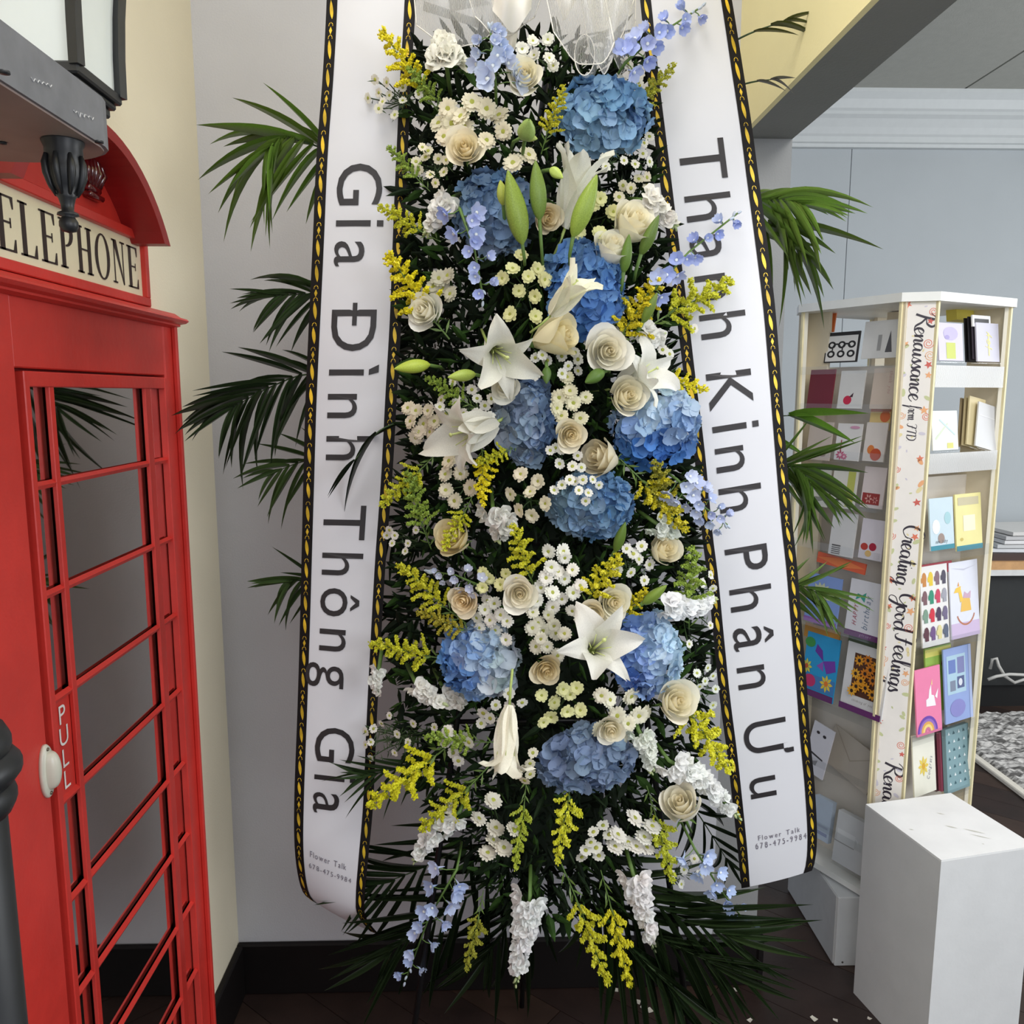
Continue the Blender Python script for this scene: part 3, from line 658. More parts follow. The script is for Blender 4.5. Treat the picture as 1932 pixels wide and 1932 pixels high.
# greeting cards: each a thin folded card in its pocket
def card(face, px, py, wp, hp, col, label, prints=(), name='greeting_card', depth=.018, thick=.004, lean=7, roll=0, cat='greeting card', group=None):
    p0, n, d = (PL0, nL, dL) if face == 'L' else (PR0, nR, dR)
    q0 = p0 - n*depth
    c = at_plane(px, py, q0, n); l_ = at_plane(px-wp/2, py, q0, n); r_ = at_plane(px+wp/2, py, q0, n)
    W = abs((r_-l_).dot(d)); H = at_plane(px, py-hp/2, q0, n).z - at_plane(px, py+hp/2, q0, n).z
    right = -d if face == 'L' else d
    up = (Vector((0, 0, 1)) - n*math.tan(R(lean))).normalized(); nn = right.cross(up)
    if nn.dot(n) < 0: nn = -nn
    if roll: m = Matrix.Rotation(R(roll), 3, nn); right = m @ right; up = m @ up
    base = c - up*(H/2)
    t = thing(name, label, cat, base, group)
    pk_ = MB()
    if depth <= .02: pk_.prism([base + right*(sx*W/2) - n*sy - Vector((0, 0, .0045 + thick*.2)) for sx, sy in ((-1, -.004), (1, -.004), (1, .016), (-1, .016))], (0, 0, .002))
    if pk_.v: pk_.obj('card_shelf', M_acr, rack)
    b = MB(); fold = MB()
    A = [c + right*(sx*W/2) + up*(sy*H/2) for sx, sy in ((-1, -1), (1, -1), (1, 1), (-1, 1))]
    b.prism([p - nn*thick for p in A], nn*thick); b.obj('card', cm(col), t)
    if prints:
        pm = MB(); mats = []; k = 0
        def mi(cc):
            m = cm(cc)
            if m not in mats: mats.append(m)
            return mats.index(m)
        def pt(x, y): return c + right*((x-.5)*W) + up*((y-.5)*H) + nn*(.0004 + .00004*k)
        for pr_ in prints:
            k += 1
            kd = pr_[0]
            if kd == 'r': _, x0, y0_, x1, y1_, cc = pr_; pm.add([pt(x0, y0_), pt(x1, y0_), pt(x1, y1_), pt(x0, y1_)], [(0, 1, 2, 3)], mi(cc))
            elif kd == 'o':
                _, x, y, rx, ry, cc = pr_; pm.add([pt(x+rx*math.cos(2*PI*i/14), y+ry*math.sin(2*PI*i/14)) for i in range(14)], [tuple(range(14))], mi(cc))
            elif kd == 'p': pm.add([pt(x, y) for x, y in pr_[1]], [tuple(range(len(pr_[1])))], mi(pr_[2]))
            elif kd == 'arc':
                _, x, y, ro, ri, a0, a1, cc = pr_; n_ = 14; V = []
                for i in range(n_+1):
                    a = R(lerp(a0, a1, i/n_)); V += [pt(x+ro*math.cos(a), y+ro*math.sin(a)*W/H), pt(x+ri*math.cos(a), y+ri*math.sin(a)*W/H)]
                pm.add(V, [(2*i, 2*i+1, 2*i+3, 2*i+2) for i in range(n_)], mi(cc))
            elif kd == 't':
                _, s, x, y, cap, ang, cc = pr_; v, f, L_ = textline(s, cap=cap, shear=.3, gap=.12*cap, xs=.8); ca, sa = math.cos(R(ang)), math.sin(R(ang))
                pm.add([pt(x + (a*ca-b_*sa), y + (a*sa+b_*ca)*W/H) for a, b_ in v], f, mi(cc))
        pm.obj('print', mats, t)
    return t
WH, CRM, GRY = (232, 230, 226), (226, 216, 200), (196, 192, 186)
SH, LT = ' on the booth-facing side of the card rack', ' on the window-facing side of the card rack'
def flower(x, y, r, c1, c2, n=8):
    out = []
    for i in range(n):
        a = 2*PI*i/n; ca, sa = math.cos(a), math.sin(a)
        out.append(('p', [(x, y), (x+r*.6*ca-r*.2*sa, y+(r*.6*sa+r*.2*ca)*.7), (x+r*ca, y+r*sa*.7), (x+r*.6*ca+r*.2*sa, y+(r*.6*sa-r*.2*ca)*.7)], c1))
    return out + [('o', x, y, r*.3, r*.22, c2)]
damask = [('r', .04, .04, .96, .88, WH)] + [('o', .2+.3*i, .28+.3*j, .12, .12, (30, 28, 30)) for i in range(3) for j in range(2)] + [('o', .2+.3*i, .28+.3*j, .06, .06, WH) for i in range(3) for j in range(2)] + [('arc', .35+.3*i, .45, .14, .10, 20, 200, (30, 28, 30)) for i in range(2)]
card('L', 1588, 655, 62, 58, (34, 32, 34), 'black and white damask patterned card in the top tier of the card rack', damask, depth=.05)
card('L', 1664, 640, 72, 72, WH, 'white card printed with a small grey tower in the top tier of the card rack', [('p', [(.62, .15), (.80, .15), (.71, .72)], (90, 88, 90)), ('r', .40, .2, .50, .62, (170, 168, 166))], depth=.055)
card('L', 1555, 608, 40, 40, (226, 120, 60), 'orange envelope corner sticking out at the top booth-side edge of the card rack', depth=.09)
card('L', 1548, 737, 46, 80, (110, 28, 44), 'plain dark maroon card below the damask card in the card rack', depth=.014)
card('L', 1606, 735, 46, 72, (214, 212, 208), 'grey-white card printed with one crimson leaf in the card rack', [('o', .40, .22, .17, .12, (196, 34, 70)), ('p', [(.45, .30), (.62, .42), (.60, .30)], (70, 40, 50)), ('r', .0, .0, 1, .05, (226, 224, 220))], depth=.02)
card('L', 1666, 733, 42, 78, (206, 188, 172), 'beige card with upright pink lettering in the card rack', [('t', 'thank you', .72, .92, .16, -90, (188, 150, 142))], depth=.02)
card('L', 1660, 790, 38, 44, (224, 196, 132), 'yellow card with an orange flower half hidden behind the orange-dot card', [('o', .75, .6, .25, .25, (214, 110, 60)), ('r', 0, .8, 1, 1, (206, 120, 80))], depth=.03)
card('L', 1546, 832, 44, 72, (196, 182, 170), 'brownish card with sketched birds low on it in the card rack', [('o', .5, .2, .2, .05, (120, 100, 92)), ('o', .7, .15, .14, .05, (140, 116, 100))], depth=.018)
card('L', 1600, 834, 46, 70, (222, 218, 214), 'white card printed with magenta blossoms in its lower corner in the card rack', flower(.25, .14, .20, (190, 36, 96), (230, 190, 200)) + flower(.42, .10, .14, (206, 70, 120), (230, 190, 200)) + [('r', .22, .2, .26, .55, (150, 60, 70)), ('o', .72, .9, .2, .04, (206, 150, 176))], depth=.016)
card('L', 1651, 834, 40, 74, (222, 212, 204), 'pale card printed with two orange discs in the card rack', [('o', .35, .30, .17, .12, (216, 124, 56)), ('o', .60, .18, .26, .16, (190, 74, 34))], depth=.016)
card('L', 1592, 922, 46, 74, (220, 216, 206), 'white card with one olive green side stripe in the card rack', [('r', .62, .05, .92, .95, (188, 190, 92)), ('p', [(.1, .18), (.5, .3), (.3, .12)], (60, 56, 54)), ('o', .4, .24, .1, .04, (70, 64, 60))], depth=.018)
card('L', 1648, 920, 42, 78, (222, 208, 204), 'pale pink card with a dark red floral band in the card rack', [('r', .06, .08, .84, .36, (150, 48, 44))] + flower(.35, .22, .18, (214, 160, 150), (130, 40, 40), 6) + flower(.65, .20, .14, (206, 140, 134), (130, 40, 40), 6), depth=.018)
card('L', 1545, 920, 38, 70, (206, 204, 190), 'pale sage card mostly hidden behind a palm frond in the card rack', [('o', .5, .2, .3, .06, (120, 120, 100))], depth=.02)
card('L', 1590, 1008, 46, 82, (216, 214, 212), 'white card with a small zebra striped motif at its foot in the card rack', [('r', .12, .03, .48, .24, (80, 76, 74))] + [('r', .12, .05+.045*i, .48, .07+.045*i, (220, 216, 212)) for i in range(4)], depth=.016)
card('L', 1645, 1018, 44, 76, (222, 214, 220), 'lilac-white card printed with red and yellow dots in the card rack', [('o', .22, .30, .16, .09, (186, 60, 50)), ('o', .58, .32, .16, .10, (170, 26, 54)), ('o', .42, .14, .14, .08, (226, 180, 90))], depth=.016)
card('L', 1586, 1062, 92, 20, (222, 96, 60), 'bright orange envelope lying across the pocket above the birthday card', [('p', [(0, .5), (.5, .05), (1, .5), (.5, .95)], (236, 128, 72))], name='envelope', cat='envelope', depth=.02, roll=-3)
card('L', 1552, 1132, 62, 92, (132, 158, 214), 'blue card printed with a yellow sun in the card rack', flower(.42, .62, .34, (200, 206, 170), (226, 196, 90), 14) + [('o', .42, .62, .15, .10, (226, 190, 84)), ('t', 'good', .62, .42, .10, 90, (70, 80, 130)), ('r', 0, 0, 1, .10, (150, 96, 176))], depth=.016)
card('L', 1635, 1152, 74, 108, (226, 224, 228), 'white Happy Birthday card with lettering running upward in the card rack', [('t', 'HAPPY', .28, .20, .12, 90, (170, 70, 90)), ('t', 'birthday', .58, .16, .16, 90, (110, 128, 150)), ('p', [(.18, .64), (.30, .70), (.42, .62), (.44, .80), (.34, .74), (.22, .76)], (60, 160, 140)), ('r', 0, 0, 1, .10, (104, 44, 104)), ('t', 'gift card', .40, .035, .06, 0, (170, 130, 170))], depth=.014)
card('L', 1640, 1208, 80, 26, (70, 84, 52), 'dark green card top peeping out above the sunflower card', depth=.026)
card('L', 1550, 1196, 66, 26, (190, 134, 48), 'ochre card top peeping out above the butterfly card', depth=.026)
card('L', 1547, 1258, 62, 118, (38, 158, 214), 'bright blue card printed with a purple butterfly in the card rack', [('p', [(.58, .60), (.30, .72), (.34, .84), (.52, .76)], (104, 52, 160)), ('p', [(.58, .60), (.92, .66), (.98, .50), (.72, .42)], (120, 60, 172)), ('p', [(.58, .60), (.40, .50), (.62, .44)], (150, 90, 190)), ('o', .12, .84, .16, .08, (60, 150, 70)), ('r', 0, .12, 1, .34, (70, 130, 190)), ('o', .25, .24, .18, .10, (206, 50, 110))] + flower(.75, .27, .20, (240, 210, 70), (240, 130, 40), 8) + flower(.1, .45, .18, (230, 220, 80), (200, 90, 40), 8) + [('r', 0, 0, 1, .10, (104, 44, 104))], depth=.014)
sun = [('r', .20, .24, .82, .86, (86, 44, 16))]
rs = random.Random(4)
for x, y in ((.32, .76), (.52, .80), (.72, .74), (.28, .56), (.50, .60), (.70, .54), (.34, .38), (.56, .40), (.74, .34), (.44, .48), (.62, .68), (.26, .30)): sun += flower(x, y, .125, rs.choice(((236, 158, 26), (226, 132, 20), (244, 178, 50))), (44, 20, 10), 9)
card('L', 1631, 1284, 80, 128, (228, 226, 224), 'white framed sunflower photo card in the card rack', sun + [('r', .0, .0, 1, .09, (104, 44, 104)), ('t', 'thinking of you', .30, .16, .055, 0, (150, 140, 130))], depth=.012)
card('L', 1544, 1415, 40, 96, (218, 216, 222), 'white card scribbled with black sketch lines low in the card rack', [('o', .3, .82, .08, .03, (50, 40, 44)), ('o', .62, .80, .08, .03, (40, 36, 40)), ('p', [(.1, .42), (.8, .36), (.8, .33), (.1, .38)], (60, 56, 60)), ('p', [(.2, .2), (.6, .3), (.55, .18)], (150, 148, 152))], depth=.014, roll=-8)
card('L', 1605, 1432, 96, 76, (196, 186, 172), 'large blank tan envelope leaning in the lowest tier of the card rack', [('p', [(0, 1), (.5, .42), (1, 1), (.98, 1), (.5, .46), (.02, 1)], (176, 164, 148))], name='envelope', cat='envelope', depth=.05, roll=-16)
card('L', 1550, 1545, 34, 76, (190, 204, 220), 'pale blue paper stack low in the card rack beside the ribbon sash', [('r', .1, .12, .9, .2, (150, 160, 190)), ('r', .1, .3, .9, .36, (170, 180, 200))], name='paper_stack', cat='papers', depth=.03, thick=.016)
t = card('L', 1604, 1590, 60, 96, (206, 208, 208), 'clear plastic leaflet holder behind the tall white pedestal', [('r', .06, .42, .64, .66, (220, 222, 222)), ('arc', .64, .55, .10, .085, 0, 90, (228, 230, 230)), ('r', .0, .40, .64, .42, (160, 160, 158))], name='leaflet_holder', cat='holder', depth=.012, thick=.02)
card('R', 1794, 645, 46, 72, (210, 204, 226), 'lilac card with a lime green vase in the top tier of the card rack', [('r', .30, .05, .68, .48, (196, 204, 90)), ('o', .5, .72, .30, .18, (188, 178, 214)), ('o', .35, .62, .10, .06, (160, 148, 200))], depth=.02)
card('R', 1832, 592, 54, 26, (222, 206, 90), 'yellow card box lying under the top plate of the card rack', name='card_box', cat='box', depth=.10, thick=.03)
for i, (px, c_, l_) in enumerate(((1828, (34, 32, 36), 'black envelope standing first in the dark row of the top tier of the card rack'), (1835, (52, 50, 60), 'charcoal envelope standing second in the dark row of the top tier of the card rack'), (1842, (84, 76, 92), 'grey-violet envelope standing last in the dark row of the top tier of the card rack'))):
    card('R', px+4, 642-3*i, 20, 84, c_, l_, name='envelope', cat='envelope', depth=.052-.012*i)
card('R', 1852, 606, 34, 22, (236, 236, 236), 'small white tag with a short black printed line above the dark envelopes', [('r', .1, .3, .9, .7, (40, 40, 44))], name='tag', cat='tag', depth=.024)
card('R', 1864, 646, 42, 74, (206, 204, 218), 'pale grey-lilac card with yellow lettering in the top tier of the card rack', [('t', 'joy', .60, .30, .26, 90, (232, 224, 130)), ('r', .50, .15, .56, .75, (226, 220, 150))], depth=.014)
card('R', 1783, 812, 48, 74, (232, 234, 226), 'white card with faint green sprigs in the second tier of the card rack', [('p', [(.1, .3), (.6, .7), (.62, .66), (.14, .26)], (206, 220, 190)), ('p', [(.3, .8), (.9, .4), (.88, .36), (.28, .76)], (190, 214, 216)), ('r', .56, .04, .80, .18, (210, 206, 110))], depth=.018)
for i, px in enumerate((1826, 1834, 1842)):
    card('R', px, 800-2*i, 30, 92, ((168, 150, 116), (206, 190, 146), (222, 206, 160))[i], ('brown', 'tan', 'pale buff')[i] + ' kraft envelope leaning in the second tier of the card rack', name='envelope', cat='envelope', depth=.05-.012*i, roll=-10)
card('R', 1866, 806, 44, 84, (214, 214, 214), 'light grey blank card tilted in the second tier of the card rack', [('r', .06, .7, .9, .72, (230, 230, 230))], depth=.012, roll=-12)
card('R', 1777, 988, 44, 96, (196, 214, 222), 'pale blue card with a white teardrop shape in the third tier of the card rack', [('o', .25, .45, .16, .14, (240, 242, 244)), ('o', .75, .60, .14, .12, (160, 200, 206)), ('o', .45, .22, .14, .10, (150, 130, 120)), ('t', 'new baby', .2, .13, .10, 0, (70, 80, 90)), ('r', 0, 0, 1, .09, (36, 132, 150))], depth=.014)
card('R', 1828, 984, 48, 104, (232, 222, 150), 'pale yellow card with a cream label in the third tier of the card rack', [('r', .28, .34, .74, .62, (240, 232, 200)), ('r', .1, .80, .9, .94, (196, 186, 150)), ('o', .2, .2, .06, .03, (200, 180, 90)), ('r', 0, 0, 1, .09, (36, 132, 150))], depth=.014)
mit = []
cols = ((196, 130, 60), (226, 196, 50), (130, 100, 110), (70, 66, 84), (120, 84, 90), (40, 140, 110), (200, 60, 90), (160, 160, 170), (120, 150, 130), (206, 40, 60), (70, 50, 80), (110, 100, 130), (90, 50, 60), (110, 80, 130), (220, 210, 150), (90, 100, 120))
for j in range(4):
    for i in range(4):
        x, y = .14+.24*i, .85-.225*j; cc = cols[j*4+i]
        mit += [('o', x, y, .085, .075, cc), ('r', x-.06, y-.10, x+.07, y-.01, cc), ('o', x-.09, y-.02, .03, .035, cc)]
card('R', 1764, 1142, 50, 146, (232, 230, 226), 'white card printed with rows of colourful mittens in the card rack', mit, depth=.014)
card('R', 1768, 1072, 56, 20, (150, 34, 50), 'dark red card top peeping out above the mitten card', depth=.026)
gir = [('r', 0, 0, 1, .20, (206, 186, 216)), ('arc', .52, .36, .34, .30, 200, 340, (186, 120, 90)), ('p', [(.34, .34), (.72, .34), (.68, .50), (.40, .52)], (236, 190, 90)), ('p', [(.34, .46), (.44, .50), (.36, .66), (.26, .66)], (240, 200, 80)), ('p', [(.12, .60), (.20, .66), (.38, .68), (.34, .60)], (240, 200, 80)), ('p', [(.26, .68), (.30, .74), (.32, .68)], (230, 160, 60)), ('p', [(.44, .52), (.70, .50), (.72, .60), (.60, .56), (.50, .60)], (206, 170, 190)), ('p', [(.05, .93), (.5, .88), (.95, .93), (.5, .90)], (200, 200, 214))]
card('R', 1820, 1130, 52, 138, (226, 228, 240), 'white card printed with a yellow giraffe rocking toy in the card rack', gir, depth=.012)
card('R', 1772, 1280, 48, 116, (150, 186, 80), 'leaf green card standing behind the pink unicorn card', [('r', 0, .86, 1, .98, (220, 214, 110)), ('o', .75, .72, .16, .07, (120, 50, 36))], depth=.030)
uni = [('p', [(.40, .42), (.78, .40), (.72, .56), (.62, .58), (.62, .74), (.54, .66), (.50, .54), (.40, .52)], (246, 240, 244)), ('p', [(.62, .74), (.66, .82), (.67, .72)], (240, 214, 150)), ('p', [(.76, .54), (.90, .66), (.84, .50)], (248, 246, 248))]
for k, cc in enumerate(((110, 70, 170), (150, 110, 190), (226, 170, 90), (240, 214, 130), (206, 120, 150))): uni.append(('arc', .42, .04, .40-.07*k, .33-.07*k, 0, 180, cc))
card('R', 1752, 1322, 46, 118, (236, 132, 170), 'pink card printed with a white unicorn and a rainbow in the card rack', uni, depth=.012)
card('R', 1808, 1290, 50, 132, (150, 170, 218), 'lavender blue card with four small photo squares in the card rack', [('r', .1, .38, .78, .90, (176, 206, 222)), ('r', .16, .66, .42, .84, (110, 130, 190)), ('r', .48, .64, .74, .86, (130, 134, 180)), ('r', .2, .42, .40, .56, (130, 140, 160)), ('r', .46, .44, .72, .60, (90, 100, 140)), ('o', .58, .52, .07, .05, (220, 224, 232)), ('o', .45, .18, .28, .12, (140, 140, 200)), ('r', .9, 0, 1, 1, (176, 190, 226))], depth=.012)
card('R', 1744, 1440, 40, 108, (236, 234, 218), 'ivory card with a yellow blossom low in the card rack', flower(.45, .46, .24, (232, 206, 90), (220, 170, 60), 8) + [('t', 'Congrats', .70, .22, .13, 75, (150, 150, 160)), ('r', 0, .9, 1, .98, (206, 204, 190))], depth=.014)
for i, (px, cc, l_) in enumerate(((1776, (96, 60, 66), 'brown covered notebook standing behind the teal dotted notebook'), (1786, (150, 70, 90), 'maroon covered notebook tucked beside the teal dotted notebook'))):
    card('R', px, 1434, 22, 104, cc, l_, name='notebook', cat='notebook', depth=.040-.014*i, thick=.01)
dots = [('p', [(.12+.2*i-.04, .12+.13*j), (.12+.2*i+.05, .12+.13*j), (.12+.2*i, .12+.13*j+.05)], (60, 96, 106) if (i+j) % 2 else (232, 240, 240)) for i in range(5) for j in range(7)]
card('R', 1809, 1430, 44, 112, (134, 166, 172), 'teal notebook patterned with rows of small triangles low in the card rack', dots, name='notebook', cat='notebook', depth=.012, thick=.012)

# ------------------------------------------------------------ side room: desk, papers, cords, rug
dz = at_y(1915, 1058, 4.05)
DZ = dz.z; dx0 = at_y(1868, 1060, 4.0).x
desk = thing('desk', 'white topped desk with a wood edge standing against the far grey wall', 'desk', (dx0+.6, 4.1, 0))
b = MB(); b.bb((dx0-.05, 3.95, DZ-.055), (dx0+1.3, 4.38, DZ-.025)); b.obj('desk_edge', rgb('white_desk_edge', (220, 220, 218)), desk)
b = MB(); b.bb((dx0-.05, 3.95, DZ-.025), (dx0+1.3, 4.38, DZ+.015)); b.obj('desk_top', rgb('orange_wood_edge', (206, 160, 110), rough=.5, var=.1), desk)
b = MB(); b.bb((dx0, 4.0, .12), (dx0+1.25, 4.36, DZ-.055)); b.obj('modesty_panel', rgb('black_desk_panel', (44, 46, 46), rough=.6, var=.05), desk)
b = MB(); b.bb((dx0, 4.02, 0), (dx0+1.25, 4.34, .12)); b.obj('desk_plinth', rgb('dark_desk_plinth', (22, 22, 22)), desk)
tr = thing('paper_tray', 'dark paper tray of white sheets on the far desk beside the card rack', 'paper tray', (dx0+.3, 4.15, DZ+.015))
b = MB(); b.bb((dx0+.0, 3.98, DZ+.015), (dx0+.6, 4.32, DZ+.05)); b.obj('tray', rgb('dark_brown_tray', (70, 54, 50)), tr)
for k in range(5):
    b = MB(); b.box((dx0+.3+.01*(k % 3), 4.15, DZ+.062+.022*k), (.58-.03*k, .32, .018), 0, Matrix.Rotation(.03*(k-2), 3, 'Z')); b.obj('sheet_stack', cm(((226, 228, 230), (206, 208, 208), (230, 230, 230), (196, 196, 196), (216, 214, 210))[k]), tr)
for k, (pts, lb) in enumerate((([(1868, 1262), (1872, 1244), (1880, 1242), (1884, 1256), (1896, 1276), (1914, 1288), (1932, 1282), (1950, 1290)], 'white looped power cord lying under the far desk'), ([(1864, 1282), (1880, 1276), (1905, 1272), (1950, 1274)], 'white straight power cord lying along the far desk'))):
    P_ = [at_y(x, y, 3.93 - .05*k) for x, y in pts]; P_ = [Vector((p.x, p.y, max(p.z, .008))) for p in P_]
    b = MB(); b.tube(P_, .008, 6); o = b.obj('power_cord', rgb('white_cord', (200, 198, 192)), None, True); o['label'] = lb; o['category'] = 'cord'
ra = at_z(1846, 1442, .0); rb = at_z(1932, 1512, .0)
rx = (ra.x + rb.x)/2
rug = thing('shag_rug', 'grey and white flecked shag rug on the dark floor beyond the card rack', 'rug', (rx+.6, 3.2, 0))
rs = random.Random(2)
b = MB(); b.bb((rx, 2.3, 0), (rx+.035, 3.9, .02), 0, .004); b.obj('rug_border', rgb('white_rug_border', (228, 222, 208), var=.06, scale=60), rug)
hgt = {}
def rg(u, v):
    k = (round(u*60), round(v*90))
    if k not in hgt: hgt[k] = rs.uniform(.012, .030)
    return (rx+.035+u*1.5, 2.3+v*1.6, hgt[k] if 0 < u < 1 and 0 < v < 1 else 0.0)
m = mat('rug_pile', (.5, .5, .5), rough=.95, var=.1)
nt = m.node_tree; tc = nt.nodes.new('ShaderNodeTexCoord'); nz = nt.nodes.new('ShaderNodeTexNoise'); nz.inputs['Scale'].default_value = 26; nz.inputs['Detail'].default_value = 6
mp = nt.nodes.new('ShaderNodeMapping'); mp.inputs['Scale'].default_value = (.8, 2.2, 1); cr_ = nt.nodes.new('ShaderNodeValToRGB')
cr_.color_ramp.elements[0].position = .40; cr_.color_ramp.elements[0].color = (.10, .095, .09, 1); cr_.color_ramp.elements[1].position = .60; cr_.color_ramp.elements[1].color = (.62, .60, .57, 1)
nt.links.new(tc.outputs['Object'], mp.inputs[0]); nt.links.new(mp.outputs[0], nz.inputs['Vector']); nt.links.new(nz.outputs['Fac'], cr_.inputs[0]); nt.links.new(cr_.outputs[0], nt.nodes['Principled BSDF'].inputs['Base Color'])
b = MB(); b.grid(rg, 60, 90); b.obj('rug_pile', m, rug)
# ------------------------------------------------------------ the flower spray: where its front surface lies
CX = [(0, 985), (200, 995), (400, 1005), (600, 1015), (800, 1025), (1000, 1028), (1300, 1035), (1500, 1040), (1900, 1060)]
HW = [(0, 250), (200, 260), (400, 270), (700, 285), (1000, 305), (1300, 330), (1500, 340), (1900, 330)]
DY = -.10                                             # how far the whole spray stands off its first place, towards the room
def ysurf(px, py):
    u = max(-1.25, min(1.25, (px - interp(CX, py))/interp(HW, py)))
    return 1.565 + DY + .095*u*u + .05*max(0, (py-1450)/400)**1.5
def facing(px, py, k=1.0, up=0.0):
    u = (px - interp(CX, py))/interp(HW, py)
    return Vector((.7*u*k, -1, up + (.10 if py < 1450 else -.25)))
M_petal = organic('petal', rough=.55, trans=.28, var=.07, scale=90, spec=.25)
M_leaf = organic('leaf', rough=.42, trans=.16, var=.16, scale=60, spec=.4)
M_stem = rgb('green_stem', (92, 122, 56), rough=.55, var=.12, scale=60)
M_dstem = rgb('dark_green_stem', (52, 74, 36), rough=.6, var=.15, scale=60)
GA = 2.39996
# ------------------------------------------------------------ flower parts, built once and shared
def rose_petal(k, n, open_=1.0, seed=0):
    rs = random.Random(seed*31 + k); t = k/(n-1)
    r0 = .17 + .70*t**.9; h = .98 - .40*t*open_; span = lerp(1.75, 1.10, min(1, t*1.3)); fl = (.02 + .20*t**2.0)*open_; tw = rs.uniform(-.05, .05); w1 = rs.uniform(.8, 1.2)
    a0 = k*GA
    def f(u, v):
        u = u*2-1; v = v*(1 - .30*abs(u)**2.6); a = a0 + u*span*(.55 + .45*math.sin(min(1, v*1.25)*PI/2))
        r = r0*(.22 + .78*math.sin(min(1, v*1.2)*PI/2)) + fl*v**3*(1 + .25*math.cos(u*3 + k)) + .055*u + .11*t*max(0, (v-.72)/.28)**2
        z = -.60 + (h + .60)*v*(1 - .10*abs(u)**2.5*w1) - .42*fl*v**5 + tw*u*v
        return (r*math.cos(a), r*math.sin(a), z)
    b = MB(); b.grid(f, 9, 7); return b.mesh('petal', M_petal, True)
def rose_heart():
    b = MB()
    for k in range(3):
        def f(u, v, k=k):
            a = k*GA + (u*2-1)*2.3; r = .045 + .05*k + .05*u*(1-k*.1); return (r*math.cos(a)*(.6+.4*v), r*math.sin(a)*(.6+.4*v), -.3 + (1.28 - .03*k)*v*(1 - .05*(u*2-1)**2))
        b.grid(f, 12, 4)
    b.lathe([(.0, -.58), (.22, -.5), (.30, -.2), (.20, .3), (.02, .45)], 12)
    return b.mesh('heart', M_petal, True)
def calyx():
    b = MB(); b.lathe([(.05, -1.0), (.13, -.80), (.20, -.62), (.16, -.5)], 10)
    b.tube([(0, 0, -.9), (0, .02, -1.6), (.05, .06, -2.6)], .06, 6)
    for k in range(5):
        a = k*2*PI/5; b.grid(lambda u, v: ((.17+.5*v)*math.cos(a+(u-.5)*.5*(1-v)), (.17+.5*v)*math.sin(a+(u-.5)*.5*(1-v)), -.66+.25*math.sin(v*2)), 2, 4)
    return b.mesh('calyx', M_stem, True)
ROSE = {}
NP = 14
for s_, op in (('open', 1.0), ('half', .55), ('bud', .16)):
    ROSE[s_] = ([rose_petal(k, NP, op, 5) for k in range(NP)], rose_heart(), calyx())
def jit(c, a, rs): 
    k = 1 + rs.uniform(-a, a); return tuple(max(0, min(1, v*k*(1+rs.uniform(-a, a)*.25))) for v in c)
rr = random.Random(77)
CREAM = lin((250, 244, 224))
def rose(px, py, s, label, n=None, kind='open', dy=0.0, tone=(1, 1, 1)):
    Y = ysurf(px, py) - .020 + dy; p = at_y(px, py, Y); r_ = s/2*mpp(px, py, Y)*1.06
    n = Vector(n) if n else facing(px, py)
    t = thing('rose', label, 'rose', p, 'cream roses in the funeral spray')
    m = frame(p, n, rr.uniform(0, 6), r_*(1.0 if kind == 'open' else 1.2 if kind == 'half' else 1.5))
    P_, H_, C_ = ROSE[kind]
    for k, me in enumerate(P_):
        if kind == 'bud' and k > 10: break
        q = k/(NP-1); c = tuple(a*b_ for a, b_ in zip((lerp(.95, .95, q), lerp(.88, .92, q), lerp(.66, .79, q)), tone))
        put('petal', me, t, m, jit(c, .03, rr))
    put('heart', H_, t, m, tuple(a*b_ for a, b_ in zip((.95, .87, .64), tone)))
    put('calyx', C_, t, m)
    return t
